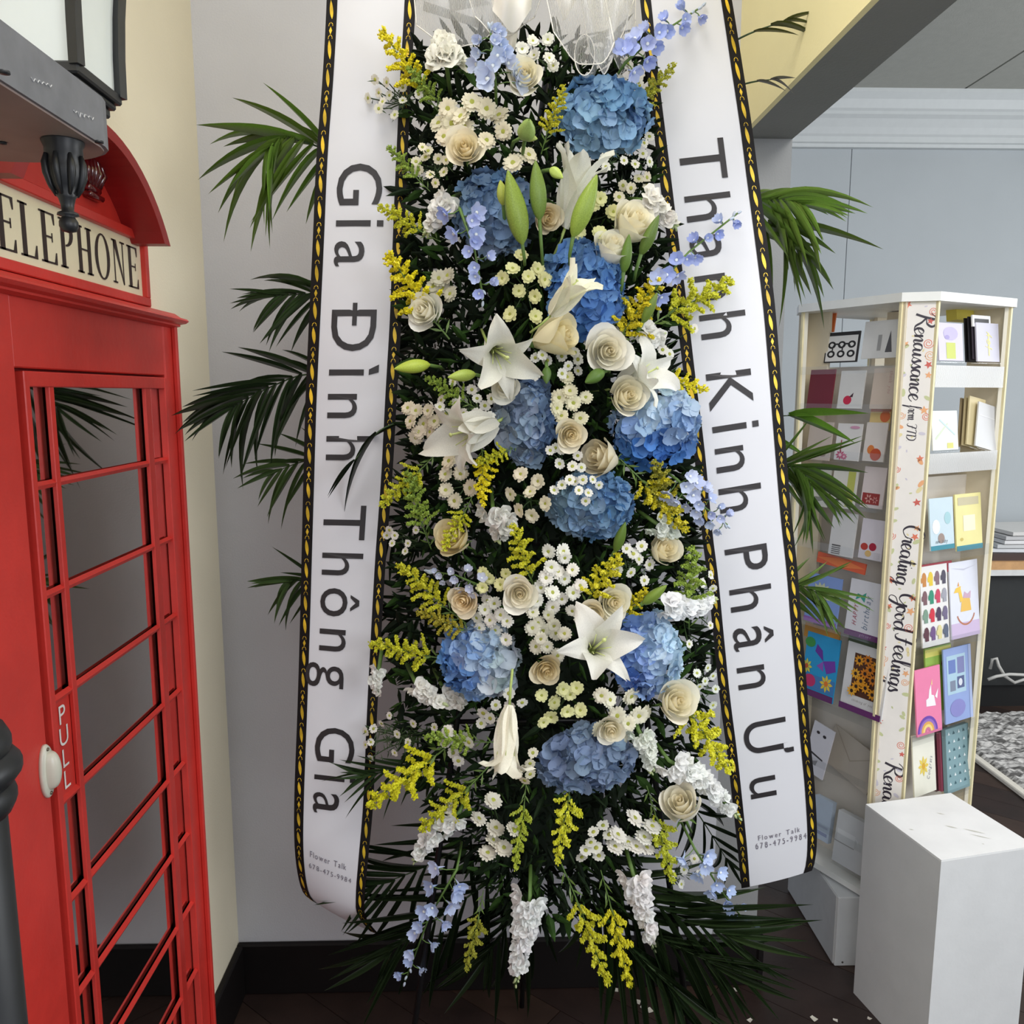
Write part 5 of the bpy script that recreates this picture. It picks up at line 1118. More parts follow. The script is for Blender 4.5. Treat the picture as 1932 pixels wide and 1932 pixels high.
# ------------------------------------------------------------ the two ribbon sashes
M_satin = mat('white_satin', lin((214, 214, 218)), rough=.42, var=.012, scale=8, bump=.05, bscale=14, spec=.4)
M_trim = mat('black_trim_satin', lin((14, 9, 9)), rough=.6, var=.2, spec=.25, scale=60)
M_gold = mat('gold_foil', lin((214, 178, 44)), rough=.42, var=.5, scale=22, metal=.25, spec=.5)
class Sash:
    def __init__(s, rows, Y):
        s.rows = []
        for r_ in rows:
            yl = r_[4] if len(r_) > 4 else Y; yr = r_[5] if len(r_) > 5 else yl; yl += DY; yr += DY
            s.rows.append((at_y(r_[0], r_[1], yl), at_y(r_[2], r_[3], yr), (r_[1]+r_[3])/2))
        s.S = [0.0]
        for a, c in zip(s.rows, s.rows[1:]): s.S.append(s.S[-1] + ((a[0]+a[1])/2 - (c[0]+c[1])/2).length)
    def edge(s, k, x):
        n = len(s.rows); j = 0
        while j < n-2 and s.S[j+1] < x: j += 1
        u = (x - s.S[j])/(s.S[j+1]-s.S[j]); g = lambda i: s.rows[max(0, min(n-1, i))][k]
        p0, p1, p2, p3 = g(j-1), g(j), g(j+1), g(j+2)
        return .5*((2*p1) + (p2-p0)*u + (2*p0-5*p1+4*p2-p3)*u*u + (3*p1-p0-3*p2+p3)*u**3)
    def at(s, x, t, off=0.0):
        a, c = s.edge(0, x), s.edge(1, x); p = a.lerp(c, t); w_ = c-a
        d = (s.edge(0, x+.004)+s.edge(1, x+.004)-a-c); n = w_.cross(d).normalized()
        if n.y > 0: n = -n
        bow = .006*(1-(2*t-1)**2) + .0022*math.sin(x*9+t*2)
        return p + n*(bow + off)
    def s_of(s, py):
        for (a, sa), (c, sc_) in zip(zip(s.rows, s.S), list(zip(s.rows, s.S))[1:]):
            if py <= c[2]: return lerp(sa, sc_, (py-a[2])/(c[2]-a[2]))
        return s.S[-1]
    def build(s, label, words, fine, tw=(.125, .125), t0=.25, t1=.76):
        t = thing('funeral_ribbon', label, 'ribbon', s.at(s.S[-1]*.5, .5)); Lt = s.S[-1]
        n = 90
        for nm, a, c, m, k, of in (('cloth_panel', tw[0]*.7, 1-tw[1]*.7, M_satin, 8, 0), ('border_trim', 0, tw[0], M_trim, 2, .0010), ('border_trim', 1-tw[1], 1, M_trim, 2, .0010)):
            b = MB(); b.grid(lambda u, v: s.at(Lt*v, lerp(a, c, u), of), k, n); b.obj(nm, m, t, True)
        g = MB(); rs = random.Random(len(label)); x = .03
        ln = MB()
        for side in (tw[0]/2, 1-tw[1]/2):
            x = .02; k = 0
            while x < Lt - .03:
                w_ = tw[0]*.16
                if k % 3 == 2:
                    r_ = .007; c = [(x+.006-r_, 0), (x+.006, w_*.9), (x+.006+r_, 0), (x+.006, -w_*.9)]; step = .022
                else:
                    ll = .032; c = []
                    for q in range(6): v = q/6; c.append((x+ll*v, w_*(math.sin(PI*v)**.8) + w_*1.1*(v-.5)))
                    for q in range(6): v = 1-q/6; c.append((x+ll*v, -w_*(math.sin(PI*v)**.8) + w_*1.1*(v-.5)))
                    step = .046
                g.add([s.at(p, side+q, .0016) for p, q in c], [tuple(range(len(c)))])
                for e in (-1, 1):                             # small curls and dots between the leaves
                    cx_, ct = x+step-.003, side + e*w_*1.1; c2 = [(cx_+.0016*math.cos(z*PI/3), ct+w_*.18*math.sin(z*PI/3)) for z in range(6)]
                    g.add([s.at(p, q, .0016) for p, q in c2], [tuple(range(6))])
                    c3 = [(x+step-.009, side+e*w_*.2), (x+step-.006, side+e*w_*1.15), (x+step-.004, side+e*w_*1.15), (x+step-.0075, side+e*w_*.2)]; g.add([s.at(p, q, .0015) for p, q in c3], [(0, 1, 2, 3)])
                x += step; k += 1
        g.obj('gold_leaf_pattern', M_gold, t, kind='stuff')
        V, F = [], []
        for wd, ya, yb_ in words:
            sa, sb = s.s_of(ya), s.s_of(yb_); wid = (s.edge(1, sa)-s.edge(0, sa)).length; cap = (t1-t0)*wid
            v, f, _ = textline(wd, total=sb-sa, cap=cap); V = []; F = []; bq = 0
            V += [s.at(sa+x, t0 + y/wid, .0013) for x, y in v]; F += [tuple(bq+i for i in q) for q in f]
            b = MB(); b.add(V, F); b.obj('lettering', rgb('black_print', (40, 36, 38), rough=.5), t)
        V, F = [], []
        for txt, py, ta, tb, sl in fine:                      # the small print, read across the sash
            wid = (s.edge(1, .5)-s.edge(0, .5)).length; sx = s.s_of(py); v, f, L_ = textline(txt, total=(tb-ta)*wid, cap=.0125, xs=.8); bq = len(V)
            V += [s.at(sx - y + sl*x, ta + x/wid, .0013) for x, y in v]; F += [tuple(bq+i for i in q) for q in f]
        b = MB(); b.add(V, F); b.obj('small_print', rgb('violet_grey_print', (110, 104, 116), rough=.5), t)
        return t
SL = Sash([(618, -70, 788, -70), (616, 20, 784, 20), (609, 150, 776, 150), (597, 300, 769, 300), (590, 450, 763, 450), (583, 600, 758, 600), (577, 750, 749, 750), (573, 900, 740, 902), (569, 1050, 728, 1055), (565, 1200, 719, 1210), (561, 1350, 711, 1365), (556, 1500, 704, 1518), (556, 1590, 694, 1625, 1.70, 1.69), (562, 1650, 688, 1690, 1.715, 1.69), (572, 1685, 690, 1730, 1.735, 1.70), (588, 1700, 716, 1762, 1.76, 1.735)], 1.70)
sashL = SL.build('white sash bordered in black and gold, hanging on the telephone booth side of the flowers', (('Gia', 310, 503), ('Đình', 572, 868), ('Thông', 953, 1297), ('Gia', 1370, 1530)), (('Flower Talk', 1621, .22, .72, .10), ('678-475-9984', 1642, .20, .80, .10)))
SR = Sash([(1200, -70, 1365, -80), (1209, 20, 1382, 10), (1221, 150, 1402, 130), (1233, 250, 1418, 230), (1247, 360, 1432, 338), (1262, 480, 1447, 455), (1277, 600, 1461, 575), (1291, 720, 1471, 695), (1308, 850, 1481, 822), (1323, 1000, 1494, 972), (1336, 1100, 1504, 1070), (1347, 1210, 1512, 1180), (1358, 1320, 1521, 1290), (1371, 1420, 1528, 1390), (1381, 1510, 1537, 1480), (1391, 1600, 1542, 1570), (1396, 1650, 1539, 1620), (1399, 1676, 1532, 1643)], 1.69)
sashR = SR.build('white sash bordered in black and gold, hanging on the card rack side of the flowers', (('Thanh', 265, 636), ('Kinh', 700, 958), ('Phân', 1026, 1292), ('Ưu', 1354, 1497)), (('Flower Talk', 1574, .26, .78, 0), ('678-475-9984', 1590, .22, .86, 0)), tw=(.115, .125), t0=.22, t1=.71)

# ------------------------------------------------------------ sheer bow across the top
M_sheer = clear('sheer_organza', tint=(.97, .97, .97), gloss=.06, rough=.3, white=.36)
M_bow = mat('white_satin_loop', lin((240, 236, 228)), rough=.4, var=.02, scale=20)
bow = thing('ribbon_bow', 'sheer white organza bow with satin loops tied over the flowers', 'bow', at_y(1000, -30, 1.56+DY))
def cloth(name, c, Y, bulge, m, wr=.006, nf=5, wire=True, ph=0, nu=20, nv=14):
    """a soft piece of ribbon between four places: c = TL, TR, BR, BL"""
    A = [at_y(x, y, Y + d + DY) for x, y, d in c]
    def f(u, v):
        p = A[0].lerp(A[1], u).lerp(A[3].lerp(A[2], u), v*(1 + .10 - .30*abs(2*u-1)**2.2))
        return p + Vector((0, -bulge*math.sin(PI*u)*math.sin(PI*min(1, v*.95+.05)) + wr*math.sin(nf*PI*u + ph + 2*v), .3*wr*math.sin(nf*2*u+ph)))
    b = MB(); b.grid(f, nu, nv); o = b.obj(name, m, bow, True)
    if wire:
        b = MB()
        for u in (0, 1): b.tube([f(u, i/12) for i in range(13)], .0011, 4)
        b.tube([f(i/14, 1) for i in range(15)], .0011, 4)
        b.obj('edge', M_bow, o, True)
    return o
cloth('organza_loop', ((775, -80, .02), (965, -80, 0), (950, 70, -.01), (788, 78, .02)), 1.60, .03, M_sheer, ph=.5)
cloth('organza_loop', ((860, -80, 0), (1040, -60, 0), (1000, 52, 0), (905, 62, 0)), 1.585, .03, M_sheer, ph=1.5)
cloth('organza_loop', ((1020, -60, 0), (1130, -70, 0), (1165, 118, -.02), (1050, 95, -.01)), 1.57, .04, M_sheer, ph=2.2, nf=4)
cloth('organza_loop', ((1085, -80, .01), (1215, -60, .02), (1168, 90, .0), (1120, 140, -.02)), 1.585, .035, M_sheer, ph=.2, nf=4)
cloth('organza_tail', ((1130, -40, 0), (1200, -50, .02), (1200, 60, .02), (1165, 150, 0)), 1.60, .02, M_sheer, ph=3, nf=3)
cloth('satin_loop', ((920, -70, 0), (1010, -70, 0), (1000, 42, -.01), (932, 46, -.01)), 1.575, .03, M_bow, .008, 3, False, 1)
cloth('satin_loop', ((1040, -70, 0), (1105, -70, 0), (1082, 22, -.01), (1052, 26, -.01)), 1.57, .03, M_bow, .006, 3, False, 2)
ring = MB(); rc_ = at_y(1103, 104, 1.56 + DY); kr = mpp(1103, 104, 1.56 + DY)
ring.grid(lambda u, v: (rc_.x + 19*kr*math.cos(2*PI*u) + .012*v, rc_.y + .05*v, rc_.z + 36*kr*math.sin(2*PI*u) + .01*v), 28, 5)
o = ring.obj('organza_loop', M_sheer, bow, True)
rg_ = MB(); rg_.tube([(rc_.x + 19*kr*math.cos(2*PI*i/24), rc_.y, rc_.z + 36*kr*math.sin(2*PI*i/24)) for i in range(25)], .0011, 4); rg_.obj('edge', M_bow, o, True)
M_band = rgb('grey_organza_band', (150, 150, 146), rough=.7)
for q in (((800, 2), (920, 42), (917, 57), (798, 20)), ((845, -10), (905, -22), (925, 8), (850, 22))):
    b = MB(); b.prism([at_y(x, y, 1.612+DY) for x, y in q], (0, .0008, 0)); b.obj('grey_band', clear('grey_sheer_band', tint=(.62, .62, .60), gloss=.05, rough=.4), bow)
cloth('satin_tail', ((948, 62, 0), (978, 54, 0), (972, 96, 0), (955, 100, 0)), 1.60, .004, M_bow, .002, 2, False)

# ------------------------------------------------------------ palm fronds behind and below the flowers
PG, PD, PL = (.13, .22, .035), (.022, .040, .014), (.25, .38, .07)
frond([(800, 420), (700, 330), (620, 285), (545, 262), (505, 285)], (1.82, 1.69), 150, 'arching palm frond reaching highest toward the telephone booth', 11, .0115, PG, .42, droop=.75, sides=(-1, 1))
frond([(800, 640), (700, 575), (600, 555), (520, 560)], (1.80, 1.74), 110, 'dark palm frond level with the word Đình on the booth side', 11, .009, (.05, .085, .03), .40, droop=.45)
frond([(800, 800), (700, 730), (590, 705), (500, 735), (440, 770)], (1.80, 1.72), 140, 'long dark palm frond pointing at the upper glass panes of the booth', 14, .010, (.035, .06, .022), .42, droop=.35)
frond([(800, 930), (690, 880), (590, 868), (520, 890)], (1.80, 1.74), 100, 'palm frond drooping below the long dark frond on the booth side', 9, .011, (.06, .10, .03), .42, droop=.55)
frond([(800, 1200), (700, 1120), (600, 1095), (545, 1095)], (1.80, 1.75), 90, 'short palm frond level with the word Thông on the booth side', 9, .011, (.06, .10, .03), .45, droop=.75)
frond([(1250, 470), (1350, 410), (1440, 378), (1510, 385)], (1.82, 1.71), 120, 'bright arching palm frond over the wall end beside the card rack', 11, .011, (.17, .27, .05), .48, droop=.75)
frond([(1300, 560), (1400, 470), (1450, 420), (1480, 425)], (1.82, 1.76), 150, 'palm frond hanging downward beneath the bright arching frond', 7, .011, (.11, .18, .035), .5, droop=1.4)
frond([(1300, 130), (1400, 70), (1480, 40)], (1.82, 1.74), 85, 'thin palm frond crossing the yellow wall above the sash', 3, .006, (.10, .11, .03), .62, droop=.15, spread=.25, sides=(1,))
frond([(1300, 200), (1400, 160), (1455, 150)], (1.82, 1.75), 62, 'thin grey palm leaves low over the yellow wall', 2, .005, (.13, .13, .10), .7, droop=.2, spread=.3, sides=(1,))
frond([(1300, 850), (1390, 806), (1450, 788), (1490, 784)], (1.84, 1.74), 190, 'palm frond ending in one broad leaf before the card rack', 2, .022, (.12, .24, .03), .3, droop=.15, spread=.5, sides=(1,))
frond([(1320, 1000), (1420, 900), (1490, 880), (1530, 915)], (1.83, 1.73), 120, 'drooping palm frond covering the middle cards of the rack', 15, .009, (.12, .20, .04), .42, droop=.6)
frond([(1330, 1220), (1420, 1130), (1500, 1105), (1545, 1120)], (1.83, 1.73), 90, 'short palm frond before the blue sun card', 9, .011, (.13, .21, .05), .45, droop=.45)
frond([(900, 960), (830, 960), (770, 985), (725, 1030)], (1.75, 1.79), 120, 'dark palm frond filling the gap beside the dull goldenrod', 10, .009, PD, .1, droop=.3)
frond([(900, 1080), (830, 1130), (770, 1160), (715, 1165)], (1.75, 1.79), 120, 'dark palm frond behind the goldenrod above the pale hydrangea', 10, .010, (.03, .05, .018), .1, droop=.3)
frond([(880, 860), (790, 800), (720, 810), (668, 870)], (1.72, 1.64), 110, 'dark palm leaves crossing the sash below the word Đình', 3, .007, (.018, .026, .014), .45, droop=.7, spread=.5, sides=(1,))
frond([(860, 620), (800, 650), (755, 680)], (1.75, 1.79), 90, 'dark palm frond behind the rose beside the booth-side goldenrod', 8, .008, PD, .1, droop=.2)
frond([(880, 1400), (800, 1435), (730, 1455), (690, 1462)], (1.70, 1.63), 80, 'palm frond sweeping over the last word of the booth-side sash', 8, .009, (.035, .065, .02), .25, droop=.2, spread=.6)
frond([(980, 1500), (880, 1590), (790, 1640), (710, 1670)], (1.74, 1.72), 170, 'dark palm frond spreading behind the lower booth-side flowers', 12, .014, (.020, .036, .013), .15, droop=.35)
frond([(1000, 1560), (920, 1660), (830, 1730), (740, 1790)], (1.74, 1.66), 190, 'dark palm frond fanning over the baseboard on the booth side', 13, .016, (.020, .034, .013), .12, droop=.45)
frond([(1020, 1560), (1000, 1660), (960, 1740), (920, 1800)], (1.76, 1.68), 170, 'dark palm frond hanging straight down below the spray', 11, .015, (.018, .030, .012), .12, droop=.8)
frond([(1060, 1560), (1160, 1650), (1260, 1720), (1370, 1760)], (1.74, 1.58), 200, 'glossy palm frond reaching past the foot of the rack-side sash', 12, .017, (.030, .055, .018), .15, droop=.2, spread=.8)
frond([(1060, 1600), (1150, 1700), (1250, 1770), (1350, 1820)], (1.72, 1.56), 190, 'palm frond drooping low over the floor toward the pedestal', 12, .014, (.022, .038, .013), .2, droop=.5, spread=.8)
frond([(1070, 1600), (1130, 1720), (1200, 1800), (1270, 1860)], (1.70, 1.55), 180, 'lowest palm frond with tips brushing the picture-side floor petals'.replace('picture-side ', ''), 10, .016, (.022, .040, .014), .25, droop=.8, spread=.7)
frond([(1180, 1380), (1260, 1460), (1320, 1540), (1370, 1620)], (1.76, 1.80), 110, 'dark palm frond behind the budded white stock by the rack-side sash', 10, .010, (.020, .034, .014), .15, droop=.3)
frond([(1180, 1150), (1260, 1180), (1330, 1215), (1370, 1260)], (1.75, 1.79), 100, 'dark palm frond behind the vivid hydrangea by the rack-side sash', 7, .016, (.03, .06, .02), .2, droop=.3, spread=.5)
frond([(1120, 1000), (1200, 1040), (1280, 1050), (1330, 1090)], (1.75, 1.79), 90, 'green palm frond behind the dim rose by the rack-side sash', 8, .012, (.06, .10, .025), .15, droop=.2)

# ------------------------------------------------------------ hydrangeas, from the top down
def mixc(vivid, pale, fn, gy=.0):
    def f(x, z, rs):
        c = lerp3(pale, vivid, max(0, min(1, fn(x, z) + rs.uniform(-.28, .28)))); g = sum(c)/3
        return tuple(lerp(v, g, .13) for v in c)
    return f
B1, B2, B3, BP, BI, BG = (.16, .38, .74), (.08, .26, .74), (.05, .18, .72), (.42, .62, .82), (.66, .80, .88), (.30, .42, .62)
hydrangea(1136, 222, 90, 72, 'topmost blue hydrangea just below the sheer bow', mixc((.12, .31, .58), (.30, .49, .67), lambda x, z: .5 + .3*z), seed=1)
hydrangea(932, 405, 76, 78, 'greyish blue hydrangea behind the upright green lily buds', mixc((.12, .26, .50), (.26, .38, .54), lambda x, z: .5 + .4*z), seed=2, dy=.03)
hydrangea(1104, 548, 74, 92, 'bright blue hydrangea holding a half-open lily', mixc((.06, .22, .60), (.22, .45, .76), lambda x, z: .65 - .35*z), seed=3)
hydrangea(988, 792, 60, 84, 'smoky pale blue hydrangea between the drooping lily and a rose', mixc((.14, .28, .56), (.34, .42, .52), lambda x, z: .35 + .5*x), seed=4, dy=.02)
hydrangea(1232, 802, 82, 80, 'two-toned hydrangea, icy above and vivid blue below, touching the rack-side sash', mixc((.05, .22, .62), (.56, .72, .84), lambda x, z: .55 - .85*z), seed=5, dy=-.01)
hydrangea(1116, 950, 76, 64, 'dusky blue hydrangea with tiny white asters lying on top', mixc((.08, .25, .55), (.25, .38, .50), lambda x, z: .45 + .5*x), seed=6, dy=.015)
hydrangea(905, 1242, 74, 76, 'pale hydrangea with one vivid blue cheek facing the booth', mixc((.12, .33, .74), (.50, .60, .66), lambda x, z: .35 - .9*x), seed=7)
hydrangea(1218, 1234, 68, 82, 'hydrangea with royal blue heart and ice blue rim beside the big lily', mixc((.05, .18, .64), (.55, .74, .88), lambda x, z: .45 - .7*x - .2*z), seed=8)
hydrangea(1106, 1432, 90, 64, 'lowest hydrangea, slate blue, above the hanging stems', mixc((.14, .22, .42), (.26, .36, .50), lambda x, z: .45), seed=9)

# ------------------------------------------------------------ roses
rose(990, 147, 64, 'cream rose nearest to the bow', (-.1, -1, .1))
rose(878, 285, 68, 'cream rose ringed by large cream daisies', (-.1, -1, .15), tone=(1, .97, .92))
rose(1027, 410, 46, 'peach-tinted rose peeping between two tall lily buds', (.4, -1, -.3), 'half', .02, (1, .94, .86))
rose(1186, 432, 72, 'pointed cream rose under the pale stock by the rack-side sash', (.5, -1, .7), 'half')
rose(1150, 480, 62, 'white rose above the bright blue hydrangea', (.2, -.8, .8), 'half', .0, (1, 1.02, 1.08))
rose(806, 590, 66, 'white rose beside the biggest booth-side goldenrod', (-.5, -1, .15), 'open', 0, (1, 1.03, 1.12))
rose(1033, 640, 66, 'plump yellowish half-closed rose beside the big open lily', (.9, -.6, .2), 'bud', 0, (1, .97, .82))
rose(1144, 663, 82, 'largest white rose, fully open, below the bright blue hydrangea', (.1, -1, .0), 'open', -.015, (1, 1.02, 1.1))
rose(955, 731, 54, 'small white rose over the smoky hydrangea', (-.2, -1, .1), 'open', -.005, (1, 1.03, 1.12))
rose(1176, 750, 62, 'cream rose leaning on the icy top of the two-toned hydrangea', (.3, -1, .2), 'half')
rose(1075, 818, 56, 'cream rose with peach heart between two hydrangeas', (.1, -1, -.1), 'open', 0, (1, .97, .92))
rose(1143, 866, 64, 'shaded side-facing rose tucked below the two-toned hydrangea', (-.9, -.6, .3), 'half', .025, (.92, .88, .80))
rose(862, 1018, 60, 'dull yellow rose draped with goldenrod', (-.5, -.8, .5), 'half', .015, (.95, .88, .66))
rose(1246, 1040, 52, 'pale shaded rose beside the thin white asters near the rack-side sash', (.5, -1, .5), 'half', .02, (.96, .94, .88))
rose(980, 1118, 64, 'bright cream rose crowning the white daisy drift', (0, -1, .1), 'open', -.01, (1, 1, 1.04))
rose(878, 1131, 54, 'peachy rose below the grey delphinium buds', (-.3, -1, 0), 'open', .01, (1, .92, .82))
rose(1155, 1136, 60, 'cream rose, upper one of the pair above the big lily', (.2, -1, .2), 'open')
rose(1117, 1160, 52, 'cream rose, lower one of the pair above the big lily', (-.1, -1, .0), 'open', 0, (1, .97, .90))
rose(1030, 1260, 54, 'tan-hearted rose under the white daisy drift', (.1, -1, -.1), 'open', .01, (.96, .90, .76))
rose(1268, 1325, 66, 'cream rose below the royal blue hydrangea', (.3, -1, .5), 'half', -.01)
rose(1152, 1372, 50, 'small cream rose among daisies on the lowest hydrangea', (0, -1, -.1), 'open', -.01)
rose(1287, 1525, 62, 'lowest rose, seen from the side, below the long stock', (-.3, -.6, .75), 'bud', -.01, (1, 1.01, 1.06))

# ------------------------------------------------------------ lilies and their buds
lily(1078, 385, 112, 'upright white lily under the topmost hydrangea', (.25, -.25, 1), 'half', 10, .03, (.84, .83, .74))
lily(1058, 572, 84, 'yellowish half-open lily lying on the bright blue hydrangea', (.62, -.55, .75), 'half', 30, -.06, (.93, .91, .74))
lily(934, 662, 108, 'large open star-shaped lily beside the yellowish rose', (.22, -.85, -.28), 'wide', 14, -.01, (.80, .79, .70))
lily(905, 808, 112, 'open lily drooping over cream daisies beside the smoky hydrangea', (-.75, -.6, -.25), 'wide', 40, -.01, (.82, .80, .71))
lily(1192, 718, 92, 'lily half hidden behind the largest white rose', (.6, -.6, .3), 'wide', 0, .03, (.88, .87, .80))
lily(1120, 1225, 112, 'big open lily beside the royal blue hydrangea', (.10, -.8, .38), 'wide', 30, -.01, (.82, .81, .74))
lily(958, 1372, 104, 'trumpet lily pointing straight down above the hanging stems', (-.10, -.42, -1), 'bell', 0, -.02, (.93, .90, .76))
lily_bud(986, 462, 958, 322, 'long green lily bud, booth-side one of the upright three', (.26, .36, .06), stem=(990, 500))
lily_bud(1018, 416, 1010, 303, 'long green lily bud, middle one of the upright three', (.20, .30, .06), stem=(1024, 500))
lily_bud(1080, 448, 1126, 330, 'long green lily bud, rack-side one of the upright three', (.32, .44, .07), stem=(1075, 500))
lily_bud(950, 388, 944, 340, 'short lime bud hidden behind the upright buds', (.55, .62, .12), dy=.02, fat=1.5)
lily_bud(990, 262, 998, 226, 'rounded lime bud seen end-on below the topmost rose', (.36, .50, .14), fat=1.9, dz=.03)
lily_bud(985, 256, 1014, 262, 'small lime leaf-like bud below the rounded lime bud', (.58, .70, .20), fat=1.5)
lily_bud(1038, 318, 1062, 336, 'small bright lime bud beside the upright white lily', (.55, .68, .16), fat=1.7)
lily_bud(1176, 516, 1187, 442, 'dark green lily bud in front of the pointed rose', (.14, .24, .04), stem=(1170, 560))
lily_bud(1208, 482, 1243, 406, 'dark green lily bud behind the delphinium by the rack-side sash', (.14, .22, .04), stem=(1196, 530))
lily_bud(1212, 610, 1240, 552, 'dark olive lily bud over the rack-side goldenrod', (.17, .25, .04))
lily_bud(812, 688, 744, 696, 'lime lily bud pointing at the booth-side sash', (.50, .62, .08), fat=1.2)
lily_bud(898, 706, 845, 712, 'lime lily bud under the star-shaped lily', (.50, .64, .12), fat=1.3)
lily_bud(1140, 700, 1104, 722, 'short dark green bud below the largest white rose', (.12, .22, .04), fat=1.7)
lily_bud(1032, 692, 1031, 724, 'small dark green bud between roses and daisies', (.10, .18, .04), fat=1.6)
lily_bud(1160, 1042, 1180, 985, 'green leaf-shaped bud under the dusky hydrangea', (.12, .20, .03), fat=1.0)
lily_bud(1212, 1140, 1258, 1104, 'green lily bud beside the pair of cream roses', (.22, .32, .05), fat=1.1)
# ------------------------------------------------------------ white stock
stock([(842, 120), (838, 100), (835, 72)], 84, 'creamy stock cluster near the booth-side end of the bow', 16, 3, 0, (.90, .89, .80), .020)
stock([(846, 378), (830, 400), (805, 440)], 60, 'white stock beside the greyish hydrangea on the booth side', 9, 6, .01, (.87, .86, .80), .017)
stock([(1215, 378), (1240, 395), (1275, 428)], 66, 'creamy stock crossing the edge of the rack-side sash below the letter h', 11, 6, 0, (.90, .87, .80), .018)
stock([(1210, 620), (1235, 640), (1248, 630)], 50, 'white stock florets beside the dark olive bud', 6, 2, .0, (.90, .89, .84), .017)
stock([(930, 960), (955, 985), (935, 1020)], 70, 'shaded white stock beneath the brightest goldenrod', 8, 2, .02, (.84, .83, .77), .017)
stock([(1235, 985), (1255, 1000), (1275, 1010)], 60, 'pale greenish stock near the delphinium over the rack-side sash', 7, 5, .01, (.78, .82, .74), .014)
stock([(1255, 1140), (1300, 1150), (1350, 1130)], 60, 'white stock spike with green buds touching the rack-side sash', 11, 8, -.01, (.92, .92, .92), .017)
stock([(715, 1262), (708, 1285), (716, 1312)], 34, 'white petals resting on the booth-side sash below the word Thông', 5, 0, -.01, (.88, .87, .82), .014)
stock([(785, 1290), (805, 1310), (840, 1330)], 50, 'white stock beside the pale hydrangea on the booth side', 7, 3, .0, (.88, .86, .80), .016)
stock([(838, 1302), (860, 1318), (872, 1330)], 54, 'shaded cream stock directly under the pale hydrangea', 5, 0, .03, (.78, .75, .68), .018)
stock([(1205, 1378), (1222, 1410), (1228, 1455)], 56, 'pale green-white stock beside the small rose among daisies', 9, 7, 0, (.86, .88, .80), .015)
stock([(1262, 1435), (1320, 1465), (1398, 1548)], 72, 'long white stock pointing at the foot of the rack-side sash', 16, 8, -.01, (.92, .92, .89), .018)
stock([(868, 1530), (815, 1575), (782, 1625)], 66, 'white stock hanging below the booth-side goldenrod', 10, 7, 0, (.92, .92, .88), .017)
stock([(1000, 1690), (990, 1750), (972, 1862)], 74, 'white stock spike hanging straight down over the baseboard', 18, 8, .0, (.93, .93, .91), .020)
stock([(1195, 1650), (1210, 1700), (1236, 1795)], 66, 'white stock spike hanging near the glossy palm leaf', 14, 8, .0, (.93, .91, .88), .019)
# ------------------------------------------------------------ delphinium
delphinium([(935, 160), (930, 110), (925, 52)], 92, 'very pale blue delphinium rising from behind the creamy stock', 16, -.01, (.62, .70, .90), .0155)
delphinium([(1180, 118), (1235, 70), (1322, 14)], 66, 'violet-blue delphinium rising past the bow over the rack-side sash', 15)
delphinium([(868, 395), (895, 470), (912, 565)], 70, 'violet-blue delphinium hanging beside the greyish hydrangea', 12)
delphinium([(1235, 545), (1300, 475), (1392, 402)], 40, 'slender delphinium crossing the letters of the rack-side sash', 12, -.04)
delphinium([(1278, 905), (1320, 950), (1372, 990)], 76, 'pale delphinium cluster lying across the letter h of the rack-side sash', 18, -.03, (.52, .58, .80), .0135)
delphinium([(905, 1105), (860, 1085), (812, 1078)], 54, 'grey-lilac delphinium buds above the peachy rose', 10, .01, (.58, .60, .74), .010, 8)
delphinium([(862, 1640), (810, 1730), (765, 1850)], 84, 'light blue delphinium hanging lowest on the booth side', 15, -.02, (.48, .58, .86), .0155)
delphinium([(1310, 1600), (1360, 1680), (1418, 1755)], 60, 'light blue delphinium hanging at the foot of the rack-side sash', 14, -.03, (.46, .58, .86), .0140)
# ------------------------------------------------------------ goldenrod
goldenrod(800, 175, 712, 68, 'goldenrod overlapping the booth-side sash beside the creamy stock')
goldenrod(830, 195, 765, 132, 'green-tipped goldenrod under the topmost booth-side goldenrod', GRN)
goldenrod(1030, 258, 1058, 158, 'upright goldenrod beside the topmost hydrangea', (.60, .56, .03))
goldenrod(790, 340, 728, 282, 'short green goldenrod near the letter G', GRN)
goldenrod(800, 440, 712, 398, 'yellow goldenrod pointing at the letters of Gia', YGR)
goldenrod(815, 600, 722, 490, 'biggest goldenrod on the booth-side sash above the white rose', YEL, 1.25)
goldenrod(1170, 640, 1230, 515, 'biggest goldenrod beside the bright blue hydrangea', (.74, .62, .02), 1.25)
goldenrod(1250, 600, 1372, 522, 'goldenrod lying across the letters of Thanh', YGR)
goldenrod(1200, 200, 1268, 118, 'sparse goldenrod under the violet-blue delphinium near the bow', (.42, .42, .03), .8)
goldenrod(880, 760, 800, 718, 'green goldenrod between the two lime lily buds', GRN)
goldenrod(1250, 715, 1335, 730, 'goldenrod touching the sash above the two-toned hydrangea', YEL)
goldenrod(910, 855, 918, 955, 'brightest goldenrod hanging under the drooping lily', (.88, .76, .02), .9)
goldenrod(960, 850, 900, 880, 'small goldenrod above the brightest goldenrod', YGR)
goldenrod(800, 880, 725, 960, 'dull goldenrod on the booth-side sash edge above the word Thông', YGR)
goldenrod(800, 1000, 760, 890, 'green goldenrod behind the cream daisies', GRN)
goldenrod(1205, 900, 1300, 995, 'goldenrod hanging beside the pale delphinium cluster', (.62, .54, .02))
goldenrod(1260, 950, 1225, 870, 'dark goldenrod under the two-toned hydrangea', (.34, .32, .03))
goldenrod(1000, 1090, 958, 990, 'goldenrod between the shaded stock and the daisy drift', (.62, .60, .03))
goldenrod(880, 960, 842, 1042, 'goldenrod draped over the dull yellow rose', YGR)
